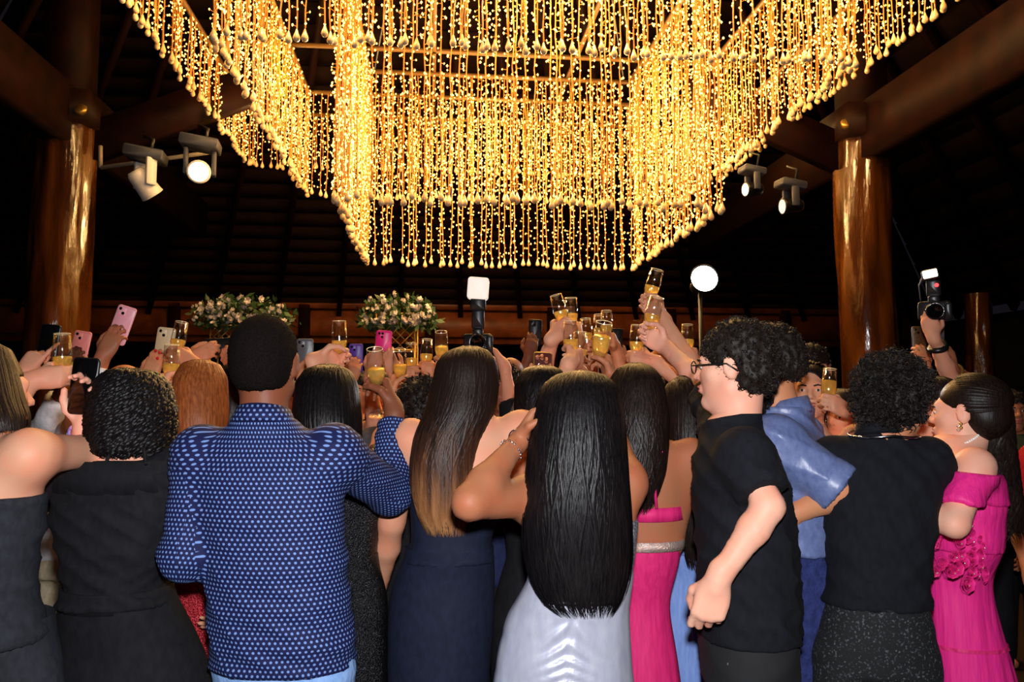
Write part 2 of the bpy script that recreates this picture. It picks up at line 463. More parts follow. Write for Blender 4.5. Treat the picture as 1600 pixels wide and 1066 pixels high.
class Person:
    def __init__(s, label, px, py, Y, sex='f', yaw=0, H=None, x=None, lean=(0, 0), head=None, hyaw=None, hpitch=0, hroll=0, arms=None, skinm=None,
                 girth=1.0, prof=None, sh=None, fine=True, arm_r=1.0, hair_top=.02, bend=0, headscale=1.0, legs=True, low=None, hb=1.0, waist=1.0, cat='person', group=None, eyes=True):
        top = P(px, py, Y); top[2] -= hair_top
        s.girth = girth; s.Y = Y; s.H = H = H or top[2]; s.psi = R(yaw); s.sex = sex; s.fine = fine; s.skin = skinm
        s.hc_offset = .112
        r = V(cos(s.psi), sin(s.psi), 0); f = V(-sin(s.psi), cos(s.psi), 0); s.r, s.f = r, f
        lean = np.array(lean, float)
        base = V(top[0], Y, 0) - (r * lean[0] + f * lean[1])
        if x is not None: base[0] = x
        s.root_loc = base
        s.root = empty('person', base, label, cat, group)
        pr = prof or [(a * H, b * H * girth, c * H * girth) for a, b, c in PROF[sex]]
        pr = np.array(pr)
        wz = np.exp(-((pr[:, 0] / H - .625) / .05) ** 2); pr[:, 1] *= 1 - (1 - waist) * wz; pr[:, 0] *= hb; s.zs, s.a, s.b = pr[:, 0], pr[:, 1], pr[:, 2]
        t = np.clip((s.zs / H / hb - .5) / .35, 0, 1)
        s.cu = lean[0] * t; s.cv = lean[1] * t + (.012 * np.sin(t * pi) * (-1))
        # head
        hs = headscale * (1.0 if sex == 'm' else .96); s.hs = hs
        hy = s.psi if hyaw is None else R(hyaw)
        s.HR = rotz(hy) @ rotx(R(hpitch)) @ roty(R(hroll)); s.hyaw = hy
        s.hc = (np.array(head, float) if head is not None else top - V(0, 0, .112 * hs))
        nb = base + r * s.cu[-1] + f * (s.cv[-1] - .01); nb[2] = s.zs[-1] - .01; s.neck = nb
        # shoulders and arms
        shw = sh or (.098 if sex == 'f' else .112) * H; zsh = .805 * H * hb
        l1, l2 = .178 * H, .150 * H; s.arm = {}
        for side, sg in (('L', -1), ('R', 1)):
            spec = (arms or {}).get(side)
            ct = np.interp(zsh, s.zs, s.cu); cvt = np.interp(zsh, s.zs, s.cv)
            S = base + r * (ct + sg * shw) + f * cvt; S[2] = zsh
            if spec is None: spec = dict(w=S + V(0, 0, -.30 * H) + f * .05 + r * sg * .05, hint=S + V(0, 0, -.17 * H) - f * .04 + r * sg * .06, pose='relax', z=V(0, 0, -1), x=f)
            elif spec == 'none': s.arm[side] = None; continue
            W = np.array(spec['w'], float); hint = np.array(spec['hint'], float)
            up = unit(hint - S)
            S = S + up * .015 + V(0, 0, max(0, up[2]) * .045)
            L1, L2 = l1 * spec.get('l', 1), l2 * spec.get('l', 1); D = np.linalg.norm(W - S)
            if D > (L1 + L2) * .995: k = D / ((L1 + L2) * .99); L1 *= k; L2 *= k
            if D < abs(L1 - L2) * 1.05: L1 = L2 = (L1 + L2) / 2
            ax = unit(W - S); aa = (L1 * L1 - L2 * L2 + D * D) / (2 * D); hh = math.sqrt(max(L1 * L1 - aa * aa, 0))
            pl = hint - S; pl = pl - ax * (pl @ ax); E = S + ax * aa + unit(pl) * hh
            if spec.get('free'): E = hint
            zd = np.array(spec.get('z', unit(W - E)), float); xd = np.array(spec.get('x', V(0, 0, 1)), float)
            s.arm[side] = dict(S=S, E=E, W=W, z=zd, x=xd, pose=spec.get('pose', 'relax'), ru=arm_r * .0290 * H, re=arm_r * .0225 * H, rf=arm_r * .0235 * H, rw=.0158 * H, hs=spec.get('hs', .93 if sex == 'f' else 1.02) * H / 1.66)
        # legs
        s.leg = {}
        for side, sg in (('L', -1), ('R', 1)):
            hp = base + r * sg * .054 * H; hp[2] = .49 * H; kn = base + r * sg * .058 * H + f * .015; kn[2] = .275 * H
            an = base + r * sg * .060 * H - f * .02; an[2] = .05 * H; s.leg[side] = (hp, kn, an)
        s.has_legs = legs and low is None; s.low = low
        s.body(eyes)

    # ---- the body: one continuous surface, meshed finer at head and hands
    def torso(s, F, infl=0., k=.03, straight=0., zlo=None, zhi=None, loose=0.):
        a = s.a.copy(); b = s.b.copy()
        if straight:
            i = len(s.zs) - (6 if s.sex == 'f' else 5); lowm = s.zs < s.zs[i]
            a[lowm] = np.maximum(a[lowm], a[lowm] * (1 - straight) + a[i] * straight); b[lowm] = np.maximum(b[lowm], b[lowm] * (1 - straight) + b[i] * straight)
        if loose: a = a * (1 + loose); b = b * (1 + loose)
        F.loft(V(s.root_loc[0], s.root_loc[1], 0), s.psi, s.zs, s.cu, s.cv, a, b, k, infl)

    def head_prims(s, F):
        hs = s.hs; T = lambda x, y, z: s.hc + s.HR @ (np.array([x, y, z]) * hs); Rm = s.HR
        F.ell(T(0, -.016, .030), V(.075, .094, .083) * hs, Rm, .0)
        F.ell(T(0, .026, -.028), V(.060, .066, .082) * hs, Rm, .03)
        for g in (-1, 1):
            F.cone(T(g * .052, .002, -.055), T(g * .012, .066, -.094), .018 * hs, .018 * hs, .025)
            F.cone(T(g * .030, .062, -.012), T(g * .046, .050, -.016), .020 * hs, .018 * hs, .022)
        F.ell(T(0, .078, -.094), V(.020, .014, .016) * hs, Rm, .015)
        F.cone(T(-.034, .076, .024), T(.034, .076, .024), .011 * hs, .011 * hs, .02)
        for g in (-1, 1): F.ell(T(g * .031, .098, .004), V(.019, .017, .012) * hs, Rm, .012, 's')
        F.cone(T(0, .088, .012), T(0, .106, -.022), .0075 * hs, .0105 * hs, .012)
        for g in (-1, 1): F.ell(T(g * .012, .094, -.026), V(.009, .010, .008) * hs, Rm, .006)
        F.ell(T(0, .092, -.050), V(.021, .010, .006) * hs, Rm, .006); F.ell(T(0, .090, -.062), V(.019, .011, .007) * hs, Rm, .006)
        F.ell(T(0, .102, -.0555), V(.020, .006, .0016) * hs, Rm, .003, 's')
        for g in (-1, 1):
            Re = Rm @ rotz(-g * R(18)) @ rotx(R(-8))
            F.ell(T(g * .078, -.008, .000), V(.009, .020, .033) * hs, Re, .006)
            F.ell(T(g * .089, -.003, .004), V(.006, .010, .018) * hs, Re, .004, 's')

    def neck_prims(s, F, infl=0.):
        nr = (.050 if s.sex == 'f' else .058) * s.hs + infl
        F.cone(s.neck - V(0, 0, .03), s.hc + s.HR @ V(0, -.018, -.062), nr * 1.12, nr, .035)

    def body(s, eyes=True):
        h = .015 if s.fine else .022
        F = Field(); s.torso(F); s.neck_prims(F)
        if s.low: F.plane(V(0, 0, s.low), V(0, 0, -1))
        parts = []
        for side in 'LR':
            A = s.arm[side]
            if A is None: continue
            F.cone(A['S'], A['S'] * .96 + A['E'] * .04, A['ru'] * 1.08, A['ru'] * 1.05, .06)
            F.cone(A['S'], A['E'], A['ru'], A['re'], .035)
            m = A['E'] * .7 + A['W'] * .3
            F.cone(A['E'], m, A['re'], A['rf'], .02); F.cone(m, A['W'], A['rf'], A['rw'], .02)
        if s.has_legs:
            for side in 'LR':
                hp, kn, an = s.leg[side]; H = s.H
                F.cone(hp, kn, .050 * H, .032 * H, .03); F.cone(kn, kn * .65 + an * .35, .031 * H, .033 * H, .02); F.cone(kn * .65 + an * .35, an, .033 * H, .022 * H, .02)
                F.cone(an - V(0, 0, .03) - s.f * .02, an - V(0, 0, an[2] - .028) + s.f * .14, .030, .026, .02)
        F.plane(V(0, 0, s.hc[2] - .05 * s.hs), V(0, 0, 1)) if s.hc[2] - .05 > max([A['W'][2] + .08 if A else 0 for A in s.arm.values()] + [0]) else None
        parts.append(F.mesh(h))
        G = Field(); s.head_prims(G); s.neck_prims(G); G.plane(V(0, 0, s.neck[2] - .01), V(0, 0, -1))
        parts.append(G.mesh(.0066 if s.fine else .011))
        for side in 'LR':
            A = s.arm[side]
            if A is None: continue
            G = Field(); d = unit(A['W'] - A['E'])
            G.cone(A['W'] - d * .07, A['W'], A['rw'] * 1.12, A['rw'], .0)
            A['T'], A['M'] = hand_prims(G, A['W'], A['z'], A['x'], side, A['pose'], A['hs'])
            parts.append(G.mesh(.0055 if s.fine else .0078))
        v, q = cat_mesh(parts)
        s.bodyo = obj('body', v, q, s.skin, s.root, org=s.root_loc)
        if eyes:
            for g in (-1, 1):
                T = lambda x, y, z: s.hc + s.HR @ (np.array([x, y, z]) * s.hs)
                MB().ball(T(g * .031, .0772, .004), V(.0112, .0112, .0062) * s.hs, 10, 8, s.HR).build('eye', MATS['eye_white'], s.root, True, s.root_loc)
                MB().ball(T(g * .031, .0850, .004), V(.0058, .0038, .0056) * s.hs, 10, 6, s.HR).build('iris', MATS['iris'], s.root, True, s.root_loc)
                MB().tube([T(g * .014, .091, .021), T(g * .030, .093, .026), T(g * .047, .080, .021)], [.0035, .004, .0015], 6).build('eyebrow', MATS['brow'], s.root, True, s.root_loc)
            MB().ball(T(0, .0975, -.0500), V(.019, .0055, .0045) * s.hs, 10, 6, s.HR).ball(T(0, .0955, -.0615), V(.017, .006, .0055) * s.hs, 10, 6, s.HR).build('lips', MATS['lips'], s.root, True, s.root_loc)

    # ---- clothes
    def garment(s, name, m, infl=.012, hem=None, top=None, sleeves=None, straight=0., fold=(.005, 22), res=.011, tilt=(0, 0), cut=(), uvs=False, loose=0., sl_infl=None, seed=1, legs=None, fax=V(.25, .1, 1.), extra=None, armhole=.0):
        F = Field(); s.torso(F, infl, straight=straight, loose=loose); si = sl_infl if sl_infl is not None else infl * 1.25; bones = []
        if legs is not None:
            for side in 'LR':
                hp, kn, an = s.leg[side]; H = s.H; e = an.copy(); e[2] = legs
                gg = min(1., s.girth); F.cone(hp, kn, .050 * H * gg + infl * 1.1, .036 * H + infl * 1.5, .03); F.cone(kn, e, .036 * H + infl * 1.5, .030 * H + infl * 1.6, .02)
        if extra: extra(F)
        if hem is not None: F.plane(V(0, 0, hem), V(0, 0, -1))
        if top is not None: F.plane(V(s.neck[0], s.neck[1], top), V(tilt[0], tilt[1], 1))
        for side in 'LR':
            fr = (sleeves or {}).get(side, 0); A = s.arm[side]
            if not fr or A is None: continue
            F.cone(A['S'], A['S'] * .95 + A['E'] * .05, A['ru'] * 1.12 + si, A['ru'] * 1.1 + si, .04)
            if fr <= 1:
                e = A['S'] + (A['E'] - A['S']) * fr; s.capcone(F, A['S'], e, A['ru'] + si, A['re'] * 1.05 + si + .004); bones.append((A['S'], e))
            else:
                e = A['E'] + (A['W'] - A['E']) * (fr - 1); F.cone(A['S'], A['E'], A['ru'] + si, A['re'] + si, .03)
                s.capcone(F, A['E'], e, A['re'] + si * 1.05, (A['rw'] if fr > 1.8 else A['rf']) + si * .8); bones += [(A['S'], A['E']), (A['E'], e)]
        for (p, n) in cut: F.plane(p, n)
        v, q = F.mesh(res)
        if fold: v = folds(v, q, fold[0], fold[1], seed, fax)
        uv = s.cloth_uv(v, q, bones) if uvs else None
        o = obj(name, v, q, m, s.root, uv=uv, org=s.root_loc)
        return o

    @staticmethod
    def capcone(F, a, b, ra, rb, k=.03):
        a = np.asarray(a); b = np.asarray(b); ba = b - a; L = np.linalg.norm(ba); m = max(ra, rb)

        def fn(x, y, z):
            px, py, pz = x - a[0], y - a[1], z - a[2]; t = (px * ba[0] + py * ba[1] + pz * ba[2]) / (L * L); tc = np.clip(t, 0, 1)
            d = np.sqrt((px - tc * ba[0]) ** 2 + (py - tc * ba[1]) ** 2 + (pz - tc * ba[2]) ** 2) - (ra + tc * (rb - ra))
            e = np.sqrt((px - t * ba[0]) ** 2 + (py - t * ba[1]) ** 2 + (pz - t * ba[2]) ** 2) - (ra + tc * (rb - ra))
            return np.where(t > 1, np.maximum(e, (t - 1) * L), d)
        F._add(np.minimum(a, b) - m, np.maximum(a, b) + m, fn, k)

    def cloth_uv(s, v, q, bones):
        c = v[q].mean(1); rel = c - s.root_loc
        best = np.abs((rel @ s.r) - np.interp(c[:, 2], s.zs, s.cu)) - np.interp(c[:, 2], s.zs, s.a) * .97; bid = np.full(len(q), -1)
        for i, (a, b) in enumerate(bones):
            ba = b - a; t = np.clip(((c - a) @ ba) / (ba @ ba), 0, 1); d = np.linalg.norm(c - a - t[:, None] * ba, axis=1) - .055
            tt = ((c - a) @ ba) / (ba @ ba); m = (d < best) & (best > -.035) & (tt > .2) if i % 2 == 0 else (d < best); best[m] = d[m]; bid[m] = i
        uv = np.zeros((len(q), 4, 2)); pv = v[q]
        m = bid == -1; p = pv[m] - s.root_loc; u = p @ s.r - np.interp(pv[m][..., 2], s.zs, s.cu); w = p @ s.f
        am, bm = s.a[-5] + .02, s.b[-5] + .02
        ang = np.arctan2(u / am, -w / bm); ctr = np.arctan2((c[m] - s.root_loc) @ s.r / am, -((c[m] - s.root_loc) @ s.f) / bm)[:, None]
        ang = ctr + (ang - ctr + pi) % (2 * pi) - pi
        th = np.linspace(-2 * pi, 2 * pi, 801); ds = np.hypot(am * np.cos(th), bm * np.sin(th)) * (th[1] - th[0]); arc = np.cumsum(ds); arc -= arc[400]
        uv[m, :, 0] = np.interp(ang, th, arc)
        uv[m, :, 1] = pv[m][..., 2]
        for i, (a, b) in enumerate(bones):
            m = bid == i
            if not m.any(): continue
            ax = unit(b - a); A = unit(np.cross(ax, V(0.1, -1, .05))); B = np.cross(ax, A)
            p = pv[m] - a; ang = np.arctan2(p @ A, p @ B); ctr = np.arctan2((c[m] - a) @ A, (c[m] - a) @ B)[:, None]
            ang = ctr + (ang - ctr + pi) % (2 * pi) - pi
            uv[m, :, 0] = ang * (.072 - .012 * (i % 2)) + i * .37; uv[m, :, 1] = p @ ax
        return uv.reshape(-1, 2)

    def skirt(s, name, m, rings, Y=None, pleat=(0, 0), ratio=.72, hem=True, seg=96, fold=.0, seed=0, yo=0., sub=None, phase=0., join=None, ruche=None, nz=54):
        """rings: (py, pxL, pxR); depth follows the width; runs on to the floor"""
        Y = Y or s.Y; R_ = []
        for (py, l, r_) in rings:
            a = P(l, py, Y); b = P(r_, py, Y); R_.append(((a[2] + b[2]) / 2, (a[0] + b[0]) / 2, (b[0] - a[0]) / 2))
        R_ = np.array(R_); rt = np.full(len(R_), ratio); ys = np.full(len(R_), Y + yo)
        if join is not None:
            zj, inf = join; keep = R_[:, 0] < zj - .05; R_ = R_[keep]; rt = rt[keep]; ys = ys[keep]; add = []
            for zz in (zj + .03, zj, zj - .015):
                cu, cv = np.interp(zz, s.zs, s.cu), np.interp(zz, s.zs, s.cv); aa, bb = np.interp(zz, s.zs, s.a) + inf, np.interp(zz, s.zs, s.b) + inf
                c_ = s.root_loc + s.r * cu + s.f * cv; ex = math.hypot(aa * cos(s.psi), bb * sin(s.psi)); ey = math.hypot(aa * sin(s.psi), bb * cos(s.psi))
                add.append((zz, c_[0], ex, ey / ex, c_[1]))
            add = np.array(add); R_ = np.vstack([add[:, :3], R_]); rt = np.concatenate([add[:, 3], rt]); ys = np.concatenate([add[:, 4], ys])
        if hem:
            z0, z1 = R_[-2], R_[-1]; k = (z1[0] - .02) / max(z0[0] - z1[0], .05); e = z1 + (z1 - z0) * k * .55; e[0] = .012; R_ = np.vstack([R_, e]); rt = np.append(rt, rt[-1]); ys = np.append(ys, ys[-1])
        zf = np.linspace(R_[0, 0], R_[-1, 0], nz); o = np.argsort(R_[:, 0])
        ns = 5 if nz < 80 else 24; cx = smooth1(np.interp(zf, R_[o, 0], R_[o, 1]), ns); hw = smooth1(np.interp(zf, R_[o, 0], R_[o, 2]), ns)
        RT = smooth1(np.interp(zf, R_[o, 0], rt[o]), 2); YS = smooth1(np.interp(zf, R_[o, 0], ys[o]), 2)
        phi = np.arange(seg) * 2 * pi / seg; t = np.linspace(0, 1, len(zf)); rg = np.random.default_rng(seed)
        w = 1 + 0 * np.outer(t, phi)
        if pleat[0]:
            jit = rg.uniform(-.25, .25, 8)
            warp = phi + .10 * np.sin(3 * phi + 1 + seed) + .06 * np.sin(7 * phi + 2 * seed)
            w = w + np.outer(np.clip(t * 1.5, .15, 1), pleat[1] * (np.cos(pleat[0] * warp + phase) * .7 + .3 * np.cos(pleat[0] * 1.7 * warp + 2)))
        if ruche is not None:
            z_hi, z_lo, amp = ruche; dp = (phi + pi / 2 + pi) % (2 * pi) - pi; zz = zf[:, None]
            m_ = np.clip((z_hi - zz) / .06, 0, 1) * np.clip((zz - z_lo) / .08, 0, 1)
            w = w + m_ * amp * np.exp(-(dp / .38) ** 2) * (1 - 2 * np.abs(np.sin(zz * 95 + np.abs(dp) * 9 + 1.2 * np.sin(zz * 30)))) * (np.abs(dp) > .02)
            w = w - np.clip((z_hi + .08 - zz) / .05, 0, 1) * .030 * np.exp(-(dp / .05) ** 2)
        x = cx[:, None] + hw[:, None] * np.cos(phi) * w; y = YS[:, None] + hw[:, None] * RT[:, None] * np.sin(phi) * w; z = np.repeat(zf[:, None], seg, 1)
        v = np.stack([x, y, z], 2).reshape(-1, 3); n = len(zf)
        i, j = np.meshgrid(np.arange(n - 1), np.arange(seg), indexing='ij'); j2 = (j + 1) % seg
        q = np.stack([i * seg + j, (i + 1) * seg + j, (i + 1) * seg + j2, i * seg + j2], 2).reshape(-1, 4)[:, ::-1]
        if fold: v = folds(v, q, fold, 16, seed)
        ob = obj(name, v, q, m, sub or s.root, org=s.root_loc)
        return ob

    def ring_band(s, name, m, z, tilt=0., h=.012, infl=.01, psi=None, arc=None, sub=None, frac=None):
        """thin band around the torso at height z"""
        a = np.interp(z, s.zs, s.a) + infl; b = np.interp(z, s.zs, s.b) + infl; cu = np.interp(z, s.zs, s.cu); cv = np.interp(z, s.zs, s.cv)
        ph = np.linspace(0, 2 * pi, 49)[:-1]; vs_ = []
        for k, (dr, dz) in enumerate(((0, -h), (.004, -h), (.004, h), (0, h))):
            u = cu + (a + dr) * np.cos(ph); w = cv + (b + dr) * np.sin(ph)
            vs_.append(s.root_loc + np.outer(u, s.r) + np.outer(w, s.f) + np.outer(z + dz + tilt * u, V(0, 0, 1)))
        n = 48; v = np.concatenate(vs_); i = np.arange(n); j = (i + 1) % n
        q = np.concatenate([np.stack([k * n + i, k * n + j, ((k + 1) % 4) * n + j, ((k + 1) % 4) * n + i], 1) for k in range(4)])
        return obj(name, v, q, m, sub or s.root, org=s.root_loc)

    def neck_ring(s, name, m, r, z=None, tilt=.35, tube=.003, beads=0, c=None, gap=None, ax=None):
        """necklace or collar ring around the neck, lower in front"""
        c = s.neck + V(0, 0, .01) if c is None else np.asarray(c)
        ph = np.linspace(0, 2 * pi, 41); pts = [c + s.r * r * 1.05 * cos(a) + s.f * (r * .95 * sin(a) + .005) + V(0, 0, -tilt * r * sin(a) - .012 * abs(cos(a))) for a in ph]
        mb = MB()
        if beads:
            for k in range(beads):
                t = k / beads * 40; i = int(t); p = pts[i] * (1 - t + i) + pts[i + 1] * (t - i); mb.ball(p, tube, 6, 4)
        else: mb.tube(pts, tube, 6, False)
        return mb.build(name, m, s.root, True, s.root_loc)

    def collar(s, m, r=.066, h=.038, tilt=.28, name='collar', flare=1.1):
        ph = np.linspace(0, 2 * pi, 41)[:-1]; n = 40; vs_ = []
        for (dr, hz) in ((1.0, h), (1.06, h + .002), (1.16 * flare, h * .1), (1.12 * flare, -.008), (1.02, 0)):
            vs_.append(np.array([s.neck + V(0, 0, .0) + s.r * r * dr * cos(a) + s.f * r * dr * sin(a) + V(0, 0, hz - tilt * r * sin(a)) for a in ph]))
        v = np.concatenate(vs_); i = np.arange(n); j = (i + 1) % n
        q = np.concatenate([np.stack([k * n + i, k * n + j, ((k + 1) % 5) * n + j, ((k + 1) % 5) * n + i], 1) for k in range(5)])
        ang = (q % n) / n * 2 * pi; ang = np.where((q % n == 0) & ((q % n).max(1, keepdims=True) > n / 2), 2 * pi, ang)
        return obj(name, v, q, m, s.root, org=s.root_loc, uv=np.stack([ang * r, v[q][..., 2]], 2).reshape(-1, 2))

    def wristband(s, side, m, back=.02, r=None, tube=.004, name='bracelet', beads=0):
        A = s.arm[side]; d = unit(A['W'] - A['E']); c = A['W'] - d * back; r = r or A['rw'] * 1.12 + .003
        X = unit(np.cross(d, V(0.3, 1, .2))); Y_ = np.cross(d, X); ph = np.linspace(0, 2 * pi, 25)
        pts = [c + r * (X * cos(a) + Y_ * sin(a)) + d * .004 * sin(2 * a) for a in ph]; mb = MB()
        if beads:
            for k in range(beads): mb.ball(pts[int(k * 24 / beads)], tube, 6, 4)
        else: mb.tube(pts, tube, 6, False)
        return mb.build(name, m, s.root, True, s.root_loc)

    # ---- hair
    def ring_hair(s, m, rings, n=420, lw=.008, wave=(0, 0), curl=(0, 0), base=.95, gap=62, npts=15, seed=0, spread=.03, thick=.5, rag=.1, Y=None, world=False, hair_line=.045, part=0., flow=0., basem=None, start=.32, taper=.25):
        """rings from the crown to the tips: (py, pxL, pxR, depth offset, half depth)"""
        Y = Y or s.hc[1]; rg = np.random.default_rng(seed); RR = []
        for (py, l, r_, yo, hd) in rings:
            if world: RR.append((py, l, Y + yo, r_, hd)); continue
            a = P(l, py, Y + yo); b = P(r_, py, Y + yo); RR.append(((a[2] + b[2]) / 2, (a[0] + b[0]) / 2, Y + yo, (b[0] - a[0]) / 2, hd))
        RR = np.array(RR); nf = 60
        d = np.concatenate([[0], np.cumsum(np.hypot(np.diff(RR[:, 0]), np.diff(RR[:, 3]) * .7))]); d /= d[-1]; tf = np.linspace(0, 1, nf)
        z, cx, cy, hw, hd = [smooth1(np.interp(tf, d, RR[:, k]), 1) for k in range(5)]
        z[0], hw[0], hd[0] = RR[0, 0], RR[0, 3], RR[0, 4]
        g0 = pi / 2 + s.hyaw; hl = s.hc[2] + hair_line
        seg = 48; phi = np.arange(seg) * 2 * pi / seg; dphi = np.abs((phi - g0 + pi) % (2 * pi) - pi)
        low = np.clip((hl - z) / .03, 0, 1)[:, None]; inside = np.clip((R(gap) - dphi) / R(14), 0, 1)[None, :]
        fac = base * (1 - .62 * low * inside)
        end = int(nf * (1 - rag * .28)); zz = z[:end]
        x = cx[:end, None] + hw[:end, None] * np.cos(phi) * fac[:end]; y = cy[:end, None] + hd[:end, None] * np.sin(phi) * fac[:end]
        v = np.stack([x, y, np.repeat(zz[:, None], seg, 1)], 2).reshape(-1, 3)
        i, j = np.meshgrid(np.arange(end - 1), np.arange(seg), indexing='ij'); j2 = (j + 1) % seg
        q = np.stack([i * seg + j, (i + 1) * seg + j, (i + 1) * seg + j2, i * seg + j2], 2).reshape(-1, 4)[:, ::-1]
        # close crown and tips
        cv_ = np.array([[cx[0], cy[0], z[0] + .002], [cx[end - 1], cy[end - 1], z[end - 1]]]); b0 = len(v); v = np.vstack([v, cv_])
        k = np.arange(seg); k2 = (k + 1) % seg
        t1 = np.stack([np.full(seg, b0), k, k2], 1); t2 = np.stack([np.full(seg, b0 + 1), (end - 1) * seg + k2, (end - 1) * seg + k], 1)
        hb = obj('hair', v, [q, t1, t2], basem or m, s.root, org=s.root_loc)
        # locks
        ph0 = rg.uniform(0, 2 * pi, n * 3); ok = np.abs((ph0 - g0 + pi) % (2 * pi) - pi) > R(gap - 6); ph0 = ph0[ok][:n]; L = len(ph0)
        t0 = rg.uniform(0, start, L) ** 1.3; t1_ = 1 - rag * rg.uniform(0, 1, L) ** 1.5
        t1_ = np.where(rg.uniform(size=L) < .12, rg.uniform(.55, .95, L), t1_)
        T = t0[:, None] + (t1_ - t0)[:, None] * np.linspace(0, 1, npts)[None, :]
        it = lambda a_: np.interp(T.ravel(), tf, a_).reshape(T.shape)
        Z, CX, CY, HW, HD = it(z), it(cx), it(cy), it(hw), it(hd)
        ph = ph0[:, None] + rg.normal(0, spread, (L, 1)) * (T * 3) + flow * T
        off = 1 + rg.uniform(-.02, .035, (L, 1)) + rg.normal(0, .012, (L, 1)) * T * 2
        wv = 0
        if wave[0]: wv = wave[0] * np.sin(T * wave[1] * 2 * pi + rg.uniform(0, 6.3, (L, 1))) * np.clip(T * 2.2, 0, 1)
        X_ = CX + HW * np.cos(ph) * off + wv * np.abs(np.sin(ph)); Y_ = CY + HD * np.sin(ph) * off + wv * np.cos(ph) * .6
        pth = np.stack([X_, Y_, Z], 2)
        out = np.stack([np.cos(ph), np.sin(ph), .15 + .9 * np.clip(.25 - T, 0, 1) * 4], 2)
        if curl[0]:
            a_ = T * curl[1] * 2 * pi * rg.uniform(.75, 1.3, (L, 1)) + rg.uniform(0, 6.3, (L, 1)); rc = curl[0] * np.clip(T * 6, .3, 1)
            side = np.stack([-np.sin(ph), np.cos(ph), 0 * ph], 2)
            pth = pth + side * (rc * np.cos(a_))[..., None] + out * (rc * np.sin(a_))[..., None]
        lock_mesh(pth, lw * rg.uniform(.6, 1.3, L), thick, out, 'hair_locks', m, hb, s.root_loc, taper)
        return hb

    def swept_hair(s, m, parent, rad=(.083, .102, .086), c0=(0, -.022, .040), to=(0, -1, -.05), n=260, lw=.004, seed=0):
        """locks combed from the hairline round the skull to the back of the head"""
        rg = np.random.default_rng(seed); th = rg.uniform(-2.0, 2.0, n); npts = 14
        d0 = unit_rows(np.stack([np.sin(th), .50 - .25 * np.abs(th) + rg.normal(0, .06, n), np.cos(th) * .95 + .02], 1)); d1 = unit(to)
        t = np.linspace(0, 1, npts)[None, :, None]; om = np.arccos(np.clip(d0 @ d1, -.999, .999))[:, None, None]
        D = (np.sin((1 - t) * om) * d0[:, None] + np.sin(t * om) * d1) / np.sin(om)
        D = D + rg.normal(0, .02, (n, 1, 3)); rr = 1.0 + rg.uniform(.0, .04, (n, 1, 1))
        pth = s.hc + ((np.array(c0) + D * np.array(rad) * rr) * s.hs) @ s.HR.T
        return lock_mesh(pth, lw * rg.uniform(.6, 1.3, n), .45, D @ s.HR.T, 'hair_locks', m, parent, s.root_loc, .2)

    def cap_hair(s, m, ells, cuts=(), res=.008, tuft=(0, .02, .004), seed=0, curl=.006, noise=.003, npts=6, rel=True, face=True, droop=0.):
        """short hair: ellipsoids in the head's own frame, carved free of the face, with tufts on the surface"""
        F = Field(); T = lambda c: s.hc + s.HR @ (np.asarray(c, float) * s.hs)
        for (c, r_) in ells: F.ell(T(c), np.asarray(r_) * s.hs, s.HR, .02)
        if face:
            F.ell(T((0, .115, -.045)), V(.095, .080, .098) * s.hs, s.HR, .012, 's')
            for g in (-1, 1): F.ell(T((g * .085, -.002, -.012)), V(.022, .026, .036) * s.hs, s.HR, .008, 's')
        for (c, r_) in cuts: F.ell(T(c), np.asarray(r_) * s.hs, s.HR, .012, 's')
        v, q = F.mesh(res); nn = vnormals(v, q); rg = np.random.default_rng(seed)
        if noise: v = v + nn * (noise * (np.sin(v[:, :1] * 190 + 3 * np.sin(v[:, 1:2] * 90)) + np.sin(v[:, 2:] * 170 + 2 * np.sin(v[:, :1] * 120))))
        hb = obj('hair', v, q, m, s.root, org=s.root_loc)
        n, ln, w = tuft
        if n:
            i = rg.integers(0, len(v), n); p = v[i]; N_ = unit_rows(nn[i] + rg.normal(0, .35, (n, 3)) + V(0, 0, -droop)); A = unit_rows(np.cross(N_, rg.normal(0, 1, (n, 3)))); B = np.cross(N_, A)
            t = np.linspace(0, 1, npts)[None, :, None]; a_ = t * 2 * pi * rg.uniform(.6, 1.6, (n, 1, 1)) + rg.uniform(0, 6.3, (n, 1, 1))
            l_ = ln * rg.uniform(.5, 1.2, (n, 1, 1))
            pth = p[:, None] + N_[:, None] * (t * l_ - .004) + curl * np.sqrt(t) * (A[:, None] * np.cos(a_) + B[:, None] * np.sin(a_)) - V(0, 0, droop) * (t ** 2 * l_)
            lock_mesh(pth, w * rg.uniform(.7, 1.3, n), .8, np.broadcast_to(A[:, None], pth.shape), 'hair_locks', m, hb, s.root_loc, .5)
        return hb


def unit_rows(a): return a / np.maximum(np.linalg.norm(a, axis=-1, keepdims=True), 1e-9)
# ------------------------------------------------------------------ hall: floor, timber roof, columns
HY = math.atan2(128, FPX)                      # the hall's long axis points a little to the left of the view


def Hp(x, y, z): return V(x * cos(HY) - y * sin(HY), x * sin(HY) + y * cos(HY), z)


